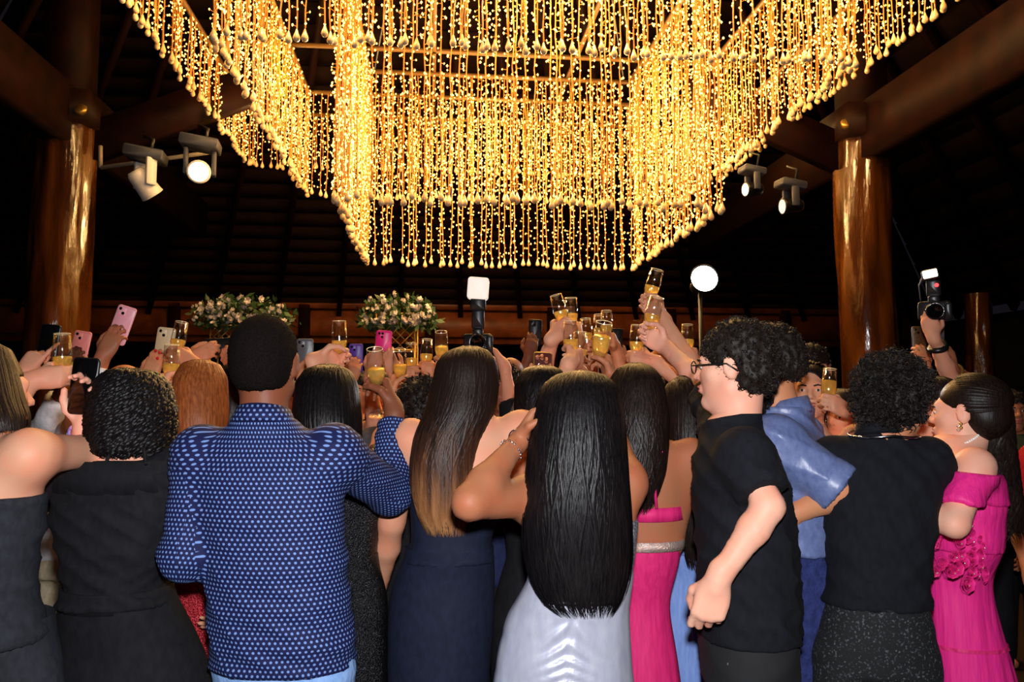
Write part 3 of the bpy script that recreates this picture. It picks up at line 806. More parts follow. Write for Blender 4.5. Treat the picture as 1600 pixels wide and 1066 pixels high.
RH = rotz(HY)
wood = mat('dark_timber', srgb(36, 16, 10), .55, srgb(23, 10, 7), scale=6, stretch=(1, 1, 1), bump=.25, bscale=18, spec=.12, detail=6)
wood_roof = mat('roof_boards', srgb(30, 14, 9), .8, srgb(20, 9, 7), scale=5, bump=.2, bscale=14, spec=.12, detail=5)
wood_red = mat('red_varnished_timber', srgb(34, 9, 5), .65, srgb(20, 6, 4), scale=5, bump=.2, bscale=15, spec=.12, detail=5)
logm = mat('varnished_log', srgb(98, 54, 14), .16, srgb(46, 22, 7), scale=2.2, stretch=(1.6, 1.6, .35), bump=.8, bscale=5, spec=.6, coat=.6, detail=5, bdist=.03)
floorm = mat('dark_floor', srgb(44, 32, 26), .35, srgb(46, 32, 26), scale=3, bump=.1)
black = mat('black_plastic', srgb(20, 20, 22), .35)
black_gloss = mat('black_glass', srgb(8, 8, 10), .08, spec=.7)
grey_metal = mat('grey_metal', srgb(120, 122, 128), .4, metal=.6)
white_paint = mat('white_housing', srgb(225, 228, 232), .4)
gold_metal = mat('gold_metal', srgb(200, 160, 80), .35, metal=.8)
mat('eye_white', srgb(225, 220, 214), .25); mat('iris', srgb(48, 28, 16), .15); mat('brow', srgb(36, 24, 18), .7); mat('lips', srgb(176, 84, 84), .4)
silver = mat('silver_jewellery', srgb(225, 225, 230), .16, metal=1.0)
pearl = mat('pearl', srgb(245, 238, 228), .2, coat=.5)

fl = MB().box(Hp(0, 6, -.05), (14, 14, .05), RH).build('floor', floorm); fl['kind'] = 'structure'
# hip roof: back slope, two side slopes; rafters and boards carried below
RIDGE = 8.6


def slope(name, a, b, c, d, n_raft, parent_kind='structure', boards=26):
    """a,b eave ends, c,d upper ends (above b and a). boards overlap like clapboards; rafters hang below"""
    a, b, c, d = [np.asarray(k, float) for k in (a, b, c, d)]
    nrm = unit(np.cross(b - a, d - a)); nrm = nrm if nrm[2] > 0 else -nrm
    o = MB().add([a + nrm * .08, b + nrm * .08, c + nrm * .08, d + nrm * .08, a + nrm * .12, b + nrm * .12, c + nrm * .12, d + nrm * .12],
                 [(0, 1, 2, 3), (7, 6, 5, 4), (0, 4, 5, 1), (1, 5, 6, 2), (2, 6, 7, 3), (3, 7, 4, 0)]).build(name, wood_roof); o['kind'] = 'structure'
    for k in range(boards):
        t0, t1 = k / boards, (k + .93) / boards
        l0, r0, l1, r1 = a + (d - a) * t0, b + (c - b) * t0, a + (d - a) * t1, b + (c - b) * t1
        MB().add([l0 + nrm * .055, r0 + nrm * .055, r1 + nrm * .03, l1 + nrm * .03, l0 + nrm * .08, r0 + nrm * .08, r1 + nrm * .08, l1 + nrm * .08],
                 [(3, 2, 1, 0), (4, 5, 6, 7), (0, 1, 5, 4), (1, 2, 6, 5), (2, 3, 7, 6), (3, 0, 4, 7)]).build('board', wood_roof, o)
    for k in range(n_raft):
        t = (k + .5) / n_raft; p, q_ = a + (b - a) * t, d + (c - d) * t
        ln = np.linalg.norm(q_ - p); Yv = unit(q_ - p); Xv = unit(np.cross(Yv, nrm)); M = np.stack([Xv, Yv, nrm], 1)
        MB().box((p + q_) / 2 - nrm * .06, (.05, ln / 2, .09), M).build('rafter', wood, o)
    return o


slope('roof_back', Hp(-11, 16, 3.30), Hp(11, 16, 3.30), Hp(2.5, 7.6, RIDGE), Hp(-2.5, 7.6, RIDGE), 18, boards=30)
slope('roof_left', Hp(-11, 16, 3.30), Hp(-11, -3, 3.30), Hp(-2.5, 3, RIDGE), Hp(-2.5, 7.6, RIDGE), 12, boards=18)
slope('roof_right', Hp(11, -3, 3.30), Hp(11, 16, 3.30), Hp(2.5, 7.6, RIDGE), Hp(2.5, 3, RIDGE), 12, boards=18)
o = MB().box(Hp(0, 5.3, RIDGE + .05), (2.6, 2.6, .05), RH).build('ceiling', wood_roof); o['kind'] = 'structure'
# back plate: two broad planks between posts, with the rafter ends above
woodf = mat('fascia_timber', srgb(142, 74, 36), .5, srgb(104, 52, 25), scale=4, bump=.2, bscale=14, detail=5)
bw = MB().box(Hp(0, 16.2, 3.2), (11, .06, .55), RH).build('wall_back', woodf); bw['kind'] = 'structure'
MB().box(Hp(0, 16.05, 3.03), (11, .10, .25), RH).build('plank', woodf, bw)
MB().box(Hp(0, 16.0, 3.42), (11, .13, .09), RH).build('plank', woodf, bw)
for k in range(9): MB().box(Hp(-10 + k * 2.5, 15.98, 1.7), (.11, .11, 1.7), RH).build('post', wood, bw)
o = MB().box(Hp(0, 18.5, 1.6), (13, .05, 1.6), RH).build('night_dark_panel', mat('night_dark', srgb(14, 9, 10), .9)); o['kind'] = 'structure'  # dark panel added to stand in for the open night outside
for sx, nm in ((-1, 'wall_left'), (1, 'wall_right')):
    o = MB().box(Hp(sx * 12.5, 7, 1.7), (.05, 11, 1.7), RH).build(nm, mat('night_dark', srgb(14, 9, 10), .9)); o['kind'] = 'structure'


def log_column(loc, r, ztop, seed):
    rg = np.random.default_rng(seed); seg = 64; zs = np.linspace(0, ztop, 70); ph = np.arange(seg) * 2 * pi / seg; vs_ = []
    ks = [(rg.uniform(.5, ztop - .3), rg.uniform(-pi, 0), rg.uniform(.10, .2)) for _ in range(9)]
    for z in zs:
        rr = r * (1.04 - .05 * z / ztop) * (1 + .035 * np.sin(3 * ph + seed + z * .5) + .030 * np.sin(7 * ph + 2.3 * np.sin(z * 1.1) + seed) + .018 * np.sin(2.3 * z + 2 * ph) + .012 * np.sin(13 * ph + 1.7 * np.sin(2.1 * z) + seed))
        for (kz, kp, ka) in ks: rr = rr - ka * .12 * np.exp(-((z - kz) / .14) ** 2 - (((ph - kp + pi) % (2 * pi) - pi) / .25) ** 2)
        vs_.append(np.c_[loc[0] + .03 * sin(z * .8 + seed) + rr * np.cos(ph), loc[1] + rr * np.sin(ph), np.full(seg, z)])
    v = np.concatenate(vs_); i, j = np.meshgrid(np.arange(69), np.arange(seg), indexing='ij'); j2 = (j + 1) % seg
    q = np.stack([i * seg + j, i * seg + j2, (i + 1) * seg + j2, (i + 1) * seg + j], 2).reshape(-1, 4)
    return v, q


def column(loc, r, ztop, seed, label, inward):
    root = empty('log_column', (loc[0], loc[1], 0), label, 'column'); v, q = log_column(loc, r, ztop, seed)
    obj('log', v, q, logm, root, org=(loc[0], loc[1], 0))
    og = (loc[0], loc[1], 0)
    MB().box(V(loc[0], loc[1], ztop + 1.3), (.20, .20, 1.3), RH).build('upper_post', wood_red, root, org=og)
    MB().box(V(loc[0], loc[1], ztop + .16), (.34, .34, .17), RH).build('capital', wood, root, org=og)
    # diagonal brace towards the hall
    a = V(loc[0], loc[1], ztop - .25); b = a + RH @ V(inward * 1.9, .3, .95); M = np.stack([unit(b - a), unit(np.cross(V(0, 0, 1), b - a)), unit(np.cross(b - a, np.cross(V(0, 0, 1), b - a)))], 1)
    MB().box((a + b) / 2, (np.linalg.norm(b - a) / 2, .09, .20), M).build('brace', wood_red, root, org=og)
    p = a + V(inward * .30, -.32, .36); mb = MB().lathe([(.0, .02), (.055, .02), (.07, .0), (.05, -.05), (.0, -.06)], 14, p, rotx(R(60)))
    mb.tube([p + V(0, .1, 0), p], .02, 8).build('bracket_lamp', gold_metal, root, True, org=og)
    return root


cl, cr_ = P(95, 480, 8.3), P(1356, 480, 8.5)
column(cl, .30, 4.42, 3, 'thick varnished log column behind the phones held up beside the brown-haired guest', 1)
column(cr_, .285, 4.34, 8, 'thick varnished log column rising behind the round curly afro', -1)
# long tie beams along both rows of columns
for nm, c, zc in (('tie_beam', cl, 4.52), ('tie_beam', cr_, 4.40)):
    hx = c[0] * cos(HY) + c[1] * sin(HY)
    o = MB().box(Hp(hx, 6.5, zc), (.15, 7.0, .30), RH).build(nm, wood_red)
    tag(o, 'long dark timber tie beam running over the %s log column' % ('left' if c[0] < 0 else 'right'), 'beam')
# a farther thin log column on the right
fc = P(1530, 560, 14.0); v, q = log_column(fc, .22, 3.4, 5)
tag(obj('log_column', v, q, logm, None, org=None), 'slim dim log column far behind the raised camera', 'column')

# ------------------------------------------------------------------ the light-curtain chandelier
cord_m = mat('led_glow_cord', srgb(205, 140, 58), .45, srgb(176, 112, 40), scale=30, spec=.4)  # clear cords; the gold glow of the LEDs is put into their colour
led_m = mat('led_bulb', srgb(255, 190, 90), .3, emit=(1.0, .50, .10, 1), estr=8.0)
led_m.cycles.emission_sampling = 'NONE'
drop_m = mat('crystal_drop', srgb(240, 214, 170), .12, srgb(226, 186, 130), scale=8, spec=.8, coat=.5)
ctr = Hp(.82, 7.6, 0); TOPZ = CAMZ + 3.82
ch = empty('light_curtain_chandelier', (ctr[0], ctr[1], TOPZ), 'huge square tiered chandelier of hanging golden fairy-light strings with crystal drops', 'chandelier')
TIERS = [(1.56, 1.45, 2.17), (2.36, 2.16, 1.22), (3.22, 2.95, .63)]   # half width, half depth, drop


def string_data(L, seed):
    r = random.Random(seed); n = int(L / .045); cord = MB(); leds = MB(); x = y = 0; pts = [V(0, 0, 0)]
    m = max(4, int(L / .12))
    for k in range(1, m + 1):
        x = x * .6 + r.uniform(-.008, .008); y = y * .6 + r.uniform(-.008, .008); pts.append(V(x, y, -L * k / m))
    cord.tube(pts, .0065, 3, False); P_ = np.array(pts)
    for k in range(n):
        z = -L * (k + .3 + r.uniform(0, .5)) / n; a = r.uniform(0, 2 * pi); ln = r.uniform(.018, .042)
        b = V(np.interp(-z, -P_[:, 2], P_[:, 0]), np.interp(-z, -P_[:, 2], P_[:, 1]), z)
        e = b + V(cos(a) * ln, sin(a) * ln, r.uniform(-.012, .018))
        cord.tube([b, e], .0035, 3, False)
        d = .0084 * r.uniform(.8, 1.25); leds.add([e + V(d, 0, 0), e + V(-d, 0, 0), e + V(0, d, 0), e + V(0, -d, 0), e + V(0, 0, d * 1.3), e + V(0, 0, -d * 1.3)], None,
                                                    [(0, 2, 4), (2, 1, 4), (1, 3, 4), (3, 0, 4), (2, 0, 5), (1, 2, 5), (3, 1, 5), (0, 3, 5)])
    e = pts[-1]
    drop = MB().lathe([(.001, 0), (.007, -.012), (.012, -.030), (.022, -.055), (.026, -.072), (.021, -.088), (.010, -.097), (.001, -.099)], 8, e)
    return cord, leds, drop


def in_view(p, mx=40):
    d = p - V(0, 0, CAMZ); z = d[1] * cos(PITCH) + d[2] * sin(PITCH); yv = -d[1] * sin(PITCH) + d[2] * cos(PITCH)
    if z < .5: return False
    px = 800 + FPX * d[0] / z; py = 533 - FPX * yv / z
    return -mx < px < 1600 + mx and -mx < py < 1066


spots = []
for ti, (hw, hd, L) in enumerate(TIERS):
    per = [((-hw, -hd), (hw, -hd)), ((hw, -hd), (hw, hd)), ((hw, hd), (-hw, hd)), ((-hw, hd), (-hw, -hd))]
    for (p0, p1) in per:
        ln = math.hypot(p1[0] - p0[0], p1[1] - p0[1]); n = int(ln / .070)
        for k in range(n):
            t = (k + random.uniform(.15, .85)) / n
            lx = p0[0] + (p1[0] - p0[0]) * t + random.uniform(-.03, .03); ly = p0[1] + (p1[1] - p0[1]) * t + random.uniform(-.03, .03)
            w = ctr + RH @ V(lx, ly, 0); w[2] = TOPZ
            LL = L + random.uniform(-.03, .03)
            if in_view(w - V(0, 0, LL)): spots.append((w[1], ti, w))
spots.sort(key=lambda s: s[0])
var = {ti: [string_data(TIERS[ti][2] + random.uniform(-.03, .03), ti * 10 + k) for k in range(5)] for ti in range(3)}
vd = {ti: [(a.data('light_string', cord_m, True), b.data('bulbs', led_m), c.data('crystal_drop', drop_m, True)) for a, b, c in var[ti]] for ti in range(3)}
# nearest 300 strings as parts of their own, the farther ones joined
org = V(ctr[0], ctr[1], TOPZ); rest = [MB(), MB(), MB()]
take = set(range(300))
for i, (_, ti, w) in enumerate(spots):
    k = random.randrange(5); a = random.uniform(0, 2 * pi)
    if i in take:
        so = link('light_string', vd[ti][k][0], ch, w - org); so.rotation_euler = (0, 0, a)
        bo = link('bulbs', vd[ti][k][1], so); bo['kind'] = 'stuff'
        link('crystal_drop', vd[ti][k][2], so)
    else:
        M = rotz(a)
        for j in range(3):
            src = var[ti][k][j]; rest[j].add(np.concatenate(src.v) @ M.T + (w - org), np.concatenate(src.q) if src.q else None, np.concatenate(src.t) if src.t else None)
if rest[0].n:
    so = rest[0].build('far_light_strings', cord_m, ch, True); so['kind'] = 'stuff'
    bo = rest[1].build('far_bulbs', led_m, so); bo['kind'] = 'stuff'
    do = rest[2].build('far_crystal_drops', drop_m, so, True); do['kind'] = 'stuff'
for ti, (hw, hd, L) in enumerate(TIERS):
    mb = MB()
    for sx in (-1, 1):
        mb.box(RH @ V(sx * hw, 0, .02), (.02, hd + .02, .02), RH); mb.box(RH @ V(0, sx * hd, .02), (hw + .02, .02, .02), RH)
    mb.build('frame', mat('frame_metal', srgb(110, 80, 40), .5), ch)
mb = MB()
for sx in (-1, 1):
    mb.box(RH @ V(sx * .8, 0, .05), (.02, 3.0, .02), RH); mb.box(RH @ V(0, sx * .9, .05), (3.2, .02, .02), RH)
mb.build('hanger_bars', mat('frame_metal', srgb(110, 80, 40), .5), ch)
for (sx, sy) in ((-1, -1), (1, -1), (1, 1), (-1, 1)):
    MB().tube([RH @ V(sx * 1.5, sy * 1.5, .05), RH @ V(sx * .9, sy * .9, RIDGE - TOPZ - .05)], .008, 6).build('suspension_cable', grey_metal, ch)
# the light it sheds
WARM = (1.0, .60, .22)
for (lx, ly, lz, e) in ((-.8, -.7, -1.2, 125), (.8, -.7, -1.2, 125), (-.8, .7, -1.2, 125), (.8, .7, -1.2, 125), (-1.9, 0, -.6, 100), (1.9, 0, -.6, 100), (0, -1.8, -.6, 100), (0, 1.8, -.6, 100), (-2.8, -1.6, -.3, 55), (2.8, -1.6, -.3, 55), (-2.8, 1.6, -.3, 55), (2.8, 1.6, -.3, 55), (-1.6, -2.6, -.35, 150), (.2, -2.6, -.35, 150), (1.8, -2.6, -.35, 150)):
    lo = light('chandelier_glow', 'POINT', RH @ V(lx, ly, lz), e, WARM, .15); lo.parent = ch

# ------------------------------------------------------------------ stage lights
lamp_hot = mat('hot_lens_blue', srgb(255, 255, 255), .3, emit=(.78, .96, 1.0, 1), estr=1.15)
lamp_white = mat('hot_lens_white', srgb(255, 255, 255), .3, emit=(1.0, .99, .92, 1), estr=30.0)
lamp_dim = mat('dim_lens', srgb(230, 240, 255), .2, emit=(.6, .75, 1.0, 1), estr=.5)


def moving_head(label, px, py, Y, aim, hot, scale=1.0, white=True):
    c = P(px, py, Y); up = c + V(0, 0, .30 * scale); root = empty('moving_head_light', up, label, 'stage light', 'stage lights hung from the roof'); og = up
    bm = white_paint if white else black
    MB().box(up, (.19 * scale, .13 * scale, .055 * scale), rotz(R(12)) @ roty(R(8)), bevel=.02).build('base', mat('lamp_base', srgb(64, 68, 82), .5), root, True, og)
    d = unit(aim); X = unit(np.cross(d, V(0, 0, 1))); U = np.cross(X, d); M = np.stack([X, U, d], 1)
    for sg in (-1, 1):
        MB().box(c + X * sg * .135 * scale + V(0, 0, .11 * scale), (.022 * scale, .05 * scale, .14 * scale), np.stack([X, np.cross(V(0, 0, 1), X), V(0, 0, 1)], 1), bevel=.015 * scale).build('yoke_arm', bm if hot is white_paint else mat('lamp_base', srgb(96, 102, 118), .5), root, True, og)
    MB().lathe([(.0, -.16), (.075, -.16), (.10, -.12), (.105, .0), (.112, .10), (.118, .13), (.105, .135), (.0, .12)], 20, c, M @ np.diag([scale, scale, scale])).build('head', bm, root, True, og)
    MB().lathe([(.0, .139), (.06, .139), (.098, .134)], 20, c, M @ np.diag([scale, scale, scale])).build('lens', hot, root, True, og)
    MB().tube([up + V(.05, 0, .03), up + V(.07, 0, .16), up + V(-.03, .02, .2)], .02 * scale, 8).build('clamp', black, root, True, og)
    return root


bar = empty('lighting_bar', P(255, 232, 8.05), 'thin white lighting bar carrying the stage lights beside the left log column', 'bar'); og = P(255, 232, 8.05)
MB().tube([P(157, 228, 8.05), P(157, 262, 8.05)], .022, 8).tube([P(157, 262, 8.05), P(345, 236, 8.2)], .022, 8).build('rail', mat('rail_paint', srgb(150, 140, 120), .5), bar, True, og)
moving_head('white moving-head stage light turned away, beside the dazzling bluish one', 226, 288, 7.8, V(.35, .4, -.6), white_paint, 1.0)
moving_head('dazzling bluish-white moving-head stage light under the roof', 312, 270, 7.9, V(.31, -.95, -.20), lamp_hot, 1.0)
moving_head('dark moving-head stage light with small glowing lens beside the light strings', 1176, 296, 7.6, V(-.97, -.25, -.1), lamp_hot, .62, False)
moving_head('dark moving-head stage light hanging nearest the right log column', 1236, 322, 7.8, V(-.98, -.14, -.1), lamp_dim, .72, False)
for (dx, dy) in ((1275, 232), (1168, 232)):
    pass
# studio light on a stand, behind the toasting hands
c = P(1100, 436, 5.6); st = empty('studio_light_stand', (c[0], c[1], 0), 'tall photographic light on a slim black stand, shining at the camera', 'studio light'); og = V(c[0], c[1], 0)
MB().tube([V(c[0], c[1] + .12, .7), c + V(0, .12, -.05)], .016, 8).tube([V(c[0], c[1] + .12, .0), V(c[0], c[1] + .12, .75)], .02, 8).build('pole', black, st, True, og)
for k in range(3):
    a = R(90 + 120 * k); MB().tube([V(c[0], c[1] + .12, .7), V(c[0] + .5 * cos(a), c[1] + .12 + .5 * sin(a), .02)], .012, 6).build('leg', black, st, True, og)
M = rotx(R(90)) @ rotx(R(-8)) @ np.diag([1, 1, 1])
MB().lathe([(.0, -.22), (.055, -.22), (.06, -.06), (.07, -.04), (.105, .02), (.10, .02), (.06, -.035)], 24, c, M).build('reflector', black, st, True, og)
MB().lathe([(.0, .016), (.06, .016), (.098, .012)], 24, c, M).build('bulb_face', lamp_white, st, True, og)
light('studio_beam', 'SPOT', c - V(0, .06, 0), 60, (1, .97, .9), .08, (R(90 - 10), 0, R(180 - 10)), R(110)).name = 'studio_beam'

# ------------------------------------------------------------------ things held and standing about
from mathutils import Vector, Matrix


def glass_material():
    m = bpy.data.materials.new('clear_glass'); m.use_nodes = True; nt = m.node_tree; N = nt.nodes; L = nt.links; N.clear()
    out = N.new('ShaderNodeOutputMaterial'); tr = N.new('ShaderNodeBsdfTransparent'); gl = N.new('ShaderNodeBsdfGlossy'); mx = N.new('ShaderNodeMixShader')
    gl.inputs['Roughness'].default_value = .05; gl.inputs[0].default_value = (1, 1, 1, 1); tr.inputs[0].default_value = (.97, .97, .96, 1)
    lw = N.new('ShaderNodeLayerWeight'); pw = N.new('ShaderNodeMath'); pw.operation = 'POWER'; pw.inputs[1].default_value = 4.0; L.new(lw.outputs['Facing'], pw.inputs[0])
    ma = N.new('ShaderNodeMath'); ma.operation = 'MULTIPLY_ADD'; ma.inputs[1].default_value = .55; ma.inputs[2].default_value = .05; L.new(pw.outputs[0], ma.inputs[0])
    nz = N.new('ShaderNodeTexNoise'); nz.inputs['Scale'].default_value = 60; bp = N.new('ShaderNodeBump'); bp.inputs['Strength'].default_value = .05; L.new(nz.outputs[0], bp.inputs['Height']); L.new(bp.outputs[0], gl.inputs['Normal'])
    L.new(ma.outputs[0], mx.inputs[0]); L.new(tr.outputs[0], mx.inputs[1]); L.new(gl.outputs[0], mx.inputs[2]); L.new(mx.outputs[0], out.inputs[0])
    return m


def wine_material():
    m = bpy.data.materials.new('sparkling_wine'); m.use_nodes = True; nt = m.node_tree; N = nt.nodes; L = nt.links; N.clear()
    out = N.new('ShaderNodeOutputMaterial'); tr = N.new('ShaderNodeBsdfTransparent'); tl = N.new('ShaderNodeBsdfTranslucent'); df = N.new('ShaderNodeBsdfDiffuse'); gl = N.new('ShaderNodeBsdfGlossy')
    nz = N.new('ShaderNodeTexNoise'); nz.inputs['Scale'].default_value = 90; cr = N.new('ShaderNodeValToRGB'); cr.color_ramp.elements[0].color = (1, .70, .14, 1); cr.color_ramp.elements[1].color = (1, .86, .34, 1); L.new(nz.outputs[0], cr.inputs[0])
    L.new(cr.outputs[0], tl.inputs[0]); L.new(cr.outputs[0], df.inputs[0]); tr.inputs[0].default_value = (1, .80, .30, 1); gl.inputs['Roughness'].default_value = .05
    a = N.new('ShaderNodeMixShader'); a.inputs[0].default_value = .45; L.new(tl.outputs[0], a.inputs[1]); L.new(df.outputs[0], a.inputs[2])
    gs = N.new('ShaderNodeBsdfGlass'); gs.inputs['IOR'].default_value = 1.33; gs.inputs['Color'].default_value = (1, .84, .40, 1); gs.inputs['Roughness'].default_value = .12
    b = N.new('ShaderNodeMixShader'); b.inputs[0].default_value = .42; L.new(gs.outputs[0], b.inputs[1]); L.new(a.outputs[0], b.inputs[2]); L.new(b.outputs[0], out.inputs[0])
    for n in (tr, gl): N.remove(n)
    return m


GLASS, WINE = glass_material(), wine_material()
bowl_d = MB().lathe([(.0005, .092), (.0205, .107), (.0275, .137), (.0275, .152), (.0237, .216), (.0247, .217), (.0287, .152), (.0287, .136), (.0222, .104), (.008, .088)], 22).data('bowl', GLASS, True)
stem_d = MB().lathe([(.008, .088), (.0042, .078), (.0038, .03), (.006, .010), (.031, .004), (.032, .0), (.0, .0)], 18).data('stem', GLASS, True)
wine_d = {f: MB().lathe([(.0, .094), (.0195, .108), (.0265, .137), (.0265, .145 if f == 0 else .150 if f == 1 else .170)] + [(.0, .145 if f == 0 else .150 if f == 1 else .170)], 18).data('wine', WINE, True) for f in range(3)}
rim_d = MB().tube([(.0242 * cos(a), .0242 * sin(a), .2165) for a in np.linspace(0, 2 * pi, 23)], .0011, 5, False).data('rim', mat('glass_rim', srgb(250, 225, 170), .1, spec=1.0, coat=1.0), True)


def place(root, axis, loc, spin=0.):
    q = Vector(axis).to_track_quat('Z', 'Y'); root.matrix_world = Matrix.Translation(Vector(loc)) @ q.to_matrix().to_4x4() @ Matrix.Rotation(spin, 4, 'Z')


def glass_at(label, grip, axis, fill=1, gh=.080, wine=True):
    axis = unit(axis); root = empty('champagne_glass', (0, 0, 0), label, 'glass', 'glasses of sparkling wine raised in the toast')
    place(root, axis, np.asarray(grip) - axis * gh)
    link('bowl', bowl_d, root); link('stem', stem_d, root); link('rim', rim_d, root)
    if wine: link('wine', wine_d[fill], root)
    return root


GRIP = {'glass': V(0, .033, .079), 'phone': V(.004, .022, .115)}


def grip(c, z, x, side, kind='glass', hs=.95, hint=None, l=1, pose=None, free=False):
    """arm spec whose hand closes on point c; z finger direction, x thumb direction"""
    Z = unit(z); X = unit(np.asarray(x, float) - Z * (np.asarray(x, float) @ Z)); Y_ = np.cross(X, Z) if side == 'R' else np.cross(Z, X)
    M = np.stack([X, Y_, Z], 1); W = np.asarray(c, float) - M @ (GRIP[kind] * hs)
    return dict(w=W, z=Z, x=X, pose=pose or kind, hint=hint, l=l, hs=hs, free=free)


def glass_in(pn, side, label, fill=1, wine=True, gh=.080, tilt=None):
    A = pn.arm[side]; return glass_at(label, A['T'](*GRIP['glass']), unit(.4 * A['M'][:, 0] + V(0, 0, .6)) if tilt is None else tilt, fill, gh, wine)


def phone(label, c, up, face, case, w=.074, hgt=.152, screen_on=False, lenses=2, notch=True):
    """up: long axis; face: direction the screen looks"""
    U = unit(up); N_ = unit(np.asarray(face, float) - U * (np.asarray(face, float) @ U)); X = np.cross(U, -N_)   # local y axis points to the back
    M = np.stack([X, -N_, U], 1); c = np.asarray(c, float)
    root = empty('mobile_phone', c, label, 'phone', 'phones held up by the guests')
    MB().box(c, (w / 2, .0045, hgt / 2), M, bevel=.011).build('case', case, root, True, c)
    scm = black_gloss if not screen_on else mat('lit_screen', srgb(30, 20, 22), .1, emit=(.5, .10, .08, 1), estr=.12)
    MB().box(c + N_ * .0046, (w / 2 - .004, .0006, hgt / 2 - .004), M, bevel=.008).build('screen', scm, root, True, c)
    cm = c - N_ * .0052 + U * (hgt / 2 - .024) - X * (w / 2 - .023); cb = MB().box(cm, (.017, .0016, .018), M, bevel=.006).build('camera_module', case, root, True, c)
    for k in range(lenses):
        dx, dz = ((-.007, .008), (.007, -.008), (.008, .008))[k]
        MB().lathe([(0, -.002), (.0062, -.002), (.0062, .0012), (0, .0012)], 12, cm + X * dx + U * dz - N_ * .001, np.stack([X, U, -N_], 1)).build('lens', black_gloss, cb, True, c)
    return root


def phone_in(pn, side, label, case, up=None, flip=False, **k):
    A = pn.arm[side]; M = A['M']; return phone(label, A['T'](*GRIP['phone']), M[:, 2] if up is None else up, M[:, 1] * (-1 if flip else 1), case, **k)


def slr_camera(label, c, face, flash='tall', s=1.0):
    """stills camera with a flashgun on top; face: direction the lens points"""
    c = np.asarray(c, float); f = unit(face); U = V(0, 0, 1); U = unit(U - f * (U @ f)); X = np.cross(f, U); M = np.stack([X, f, U], 1); T = lambda x, y, z: c + M @ (V(x, y, z) * s)
    root = empty('stills_camera', c, label, 'camera')
    MB().box(T(0, 0, 0), (.068 * s, .028 * s, .045 * s), M, bevel=.012).build('camera_body', black, root, True, c)
    MB().box(T(0, .004, .052), (.024 * s, .03 * s, .018 * s), M, bevel=.007).build('prism_housing', black, root, True, c)
    MB().box(T(-.055, .02, -.005), (.016 * s, .022 * s, .042 * s), M, bevel=.010).build('hand_grip', black, root, True, c)
    MB().lathe([(.0, .02), (.036, .02), (.036, .05), (.039, .055), (.039, .11), (.034, .115), (.030, .10), (.0, .095)], 20, c, np.stack([X, U, f], 1) @ np.diag([s, s, s])).build('lens', black_gloss, root, True, c)
    MB().lathe([(.024, -.0), (.030, -.0), (.031, .012), (.024, .012)], 18, T(0, .058, 0), np.stack([X, U, f], 1), True).build('focus_ring', mat('ring_gold', srgb(170, 130, 70), .4), root, True, c)
    MB().box(T(0, -.03, 0), (.034 * s, .002 * s, .024 * s), M, bevel=.006).build('rear_screen', black_gloss, root, True, c)
    if flash == 'tall':
        fo = MB().box(T(0, 0, .115), (.030 * s, .022 * s, .045 * s), M, bevel=.008).build('flash_body', black, root, True, c)
        MB().box(T(0, 0, .185), (.036 * s, .026 * s, .028 * s), M, bevel=.008).build('flash_head', black, fo, True, c)
        MB().box(T(0, .0, .262), (.050 * s, .034 * s, .052 * s), M @ roty(R(-4)), bevel=.014).build('white_diffuser', mat('diffuser', srgb(255, 244, 232), .5, emit=(1, .88, .76, 1), estr=.55), fo, True, c)
    else:
        fo = MB().box(T(0, 0, .105), (.030 * s, .022 * s, .038 * s), M, bevel=.008).build('flash_body', black, root, True, c)
        MB().box(T(.012, .02, .168), (.036 * s, .034 * s, .024 * s), M @ roty(R(10)), bevel=.007).build('flash_head', black, fo, True, c)
        MB().box(T(.014, .056, .170), (.030 * s, .003 * s, .018 * s), M @ roty(R(10)), bevel=.005).build('flash_window', mat('lit_flash', srgb(255, 235, 200), .3, emit=(1, .82, .55, 1), estr=4.0), fo, True, c)
        MB().ball(T(-.012, .025, .118), .009 * s, 10, 6).build('red_focus_lamp', mat('red_lamp', srgb(255, 20, 20), .3, emit=(1, .03, .03, 1), estr=5.0), fo, True, c)
        MB().tube([T(.04, .02, .17), T(.06, .0, .12), T(.055, -.01, .05)], .003, 6).build('cable', grey_metal, root, True, c)
    return root


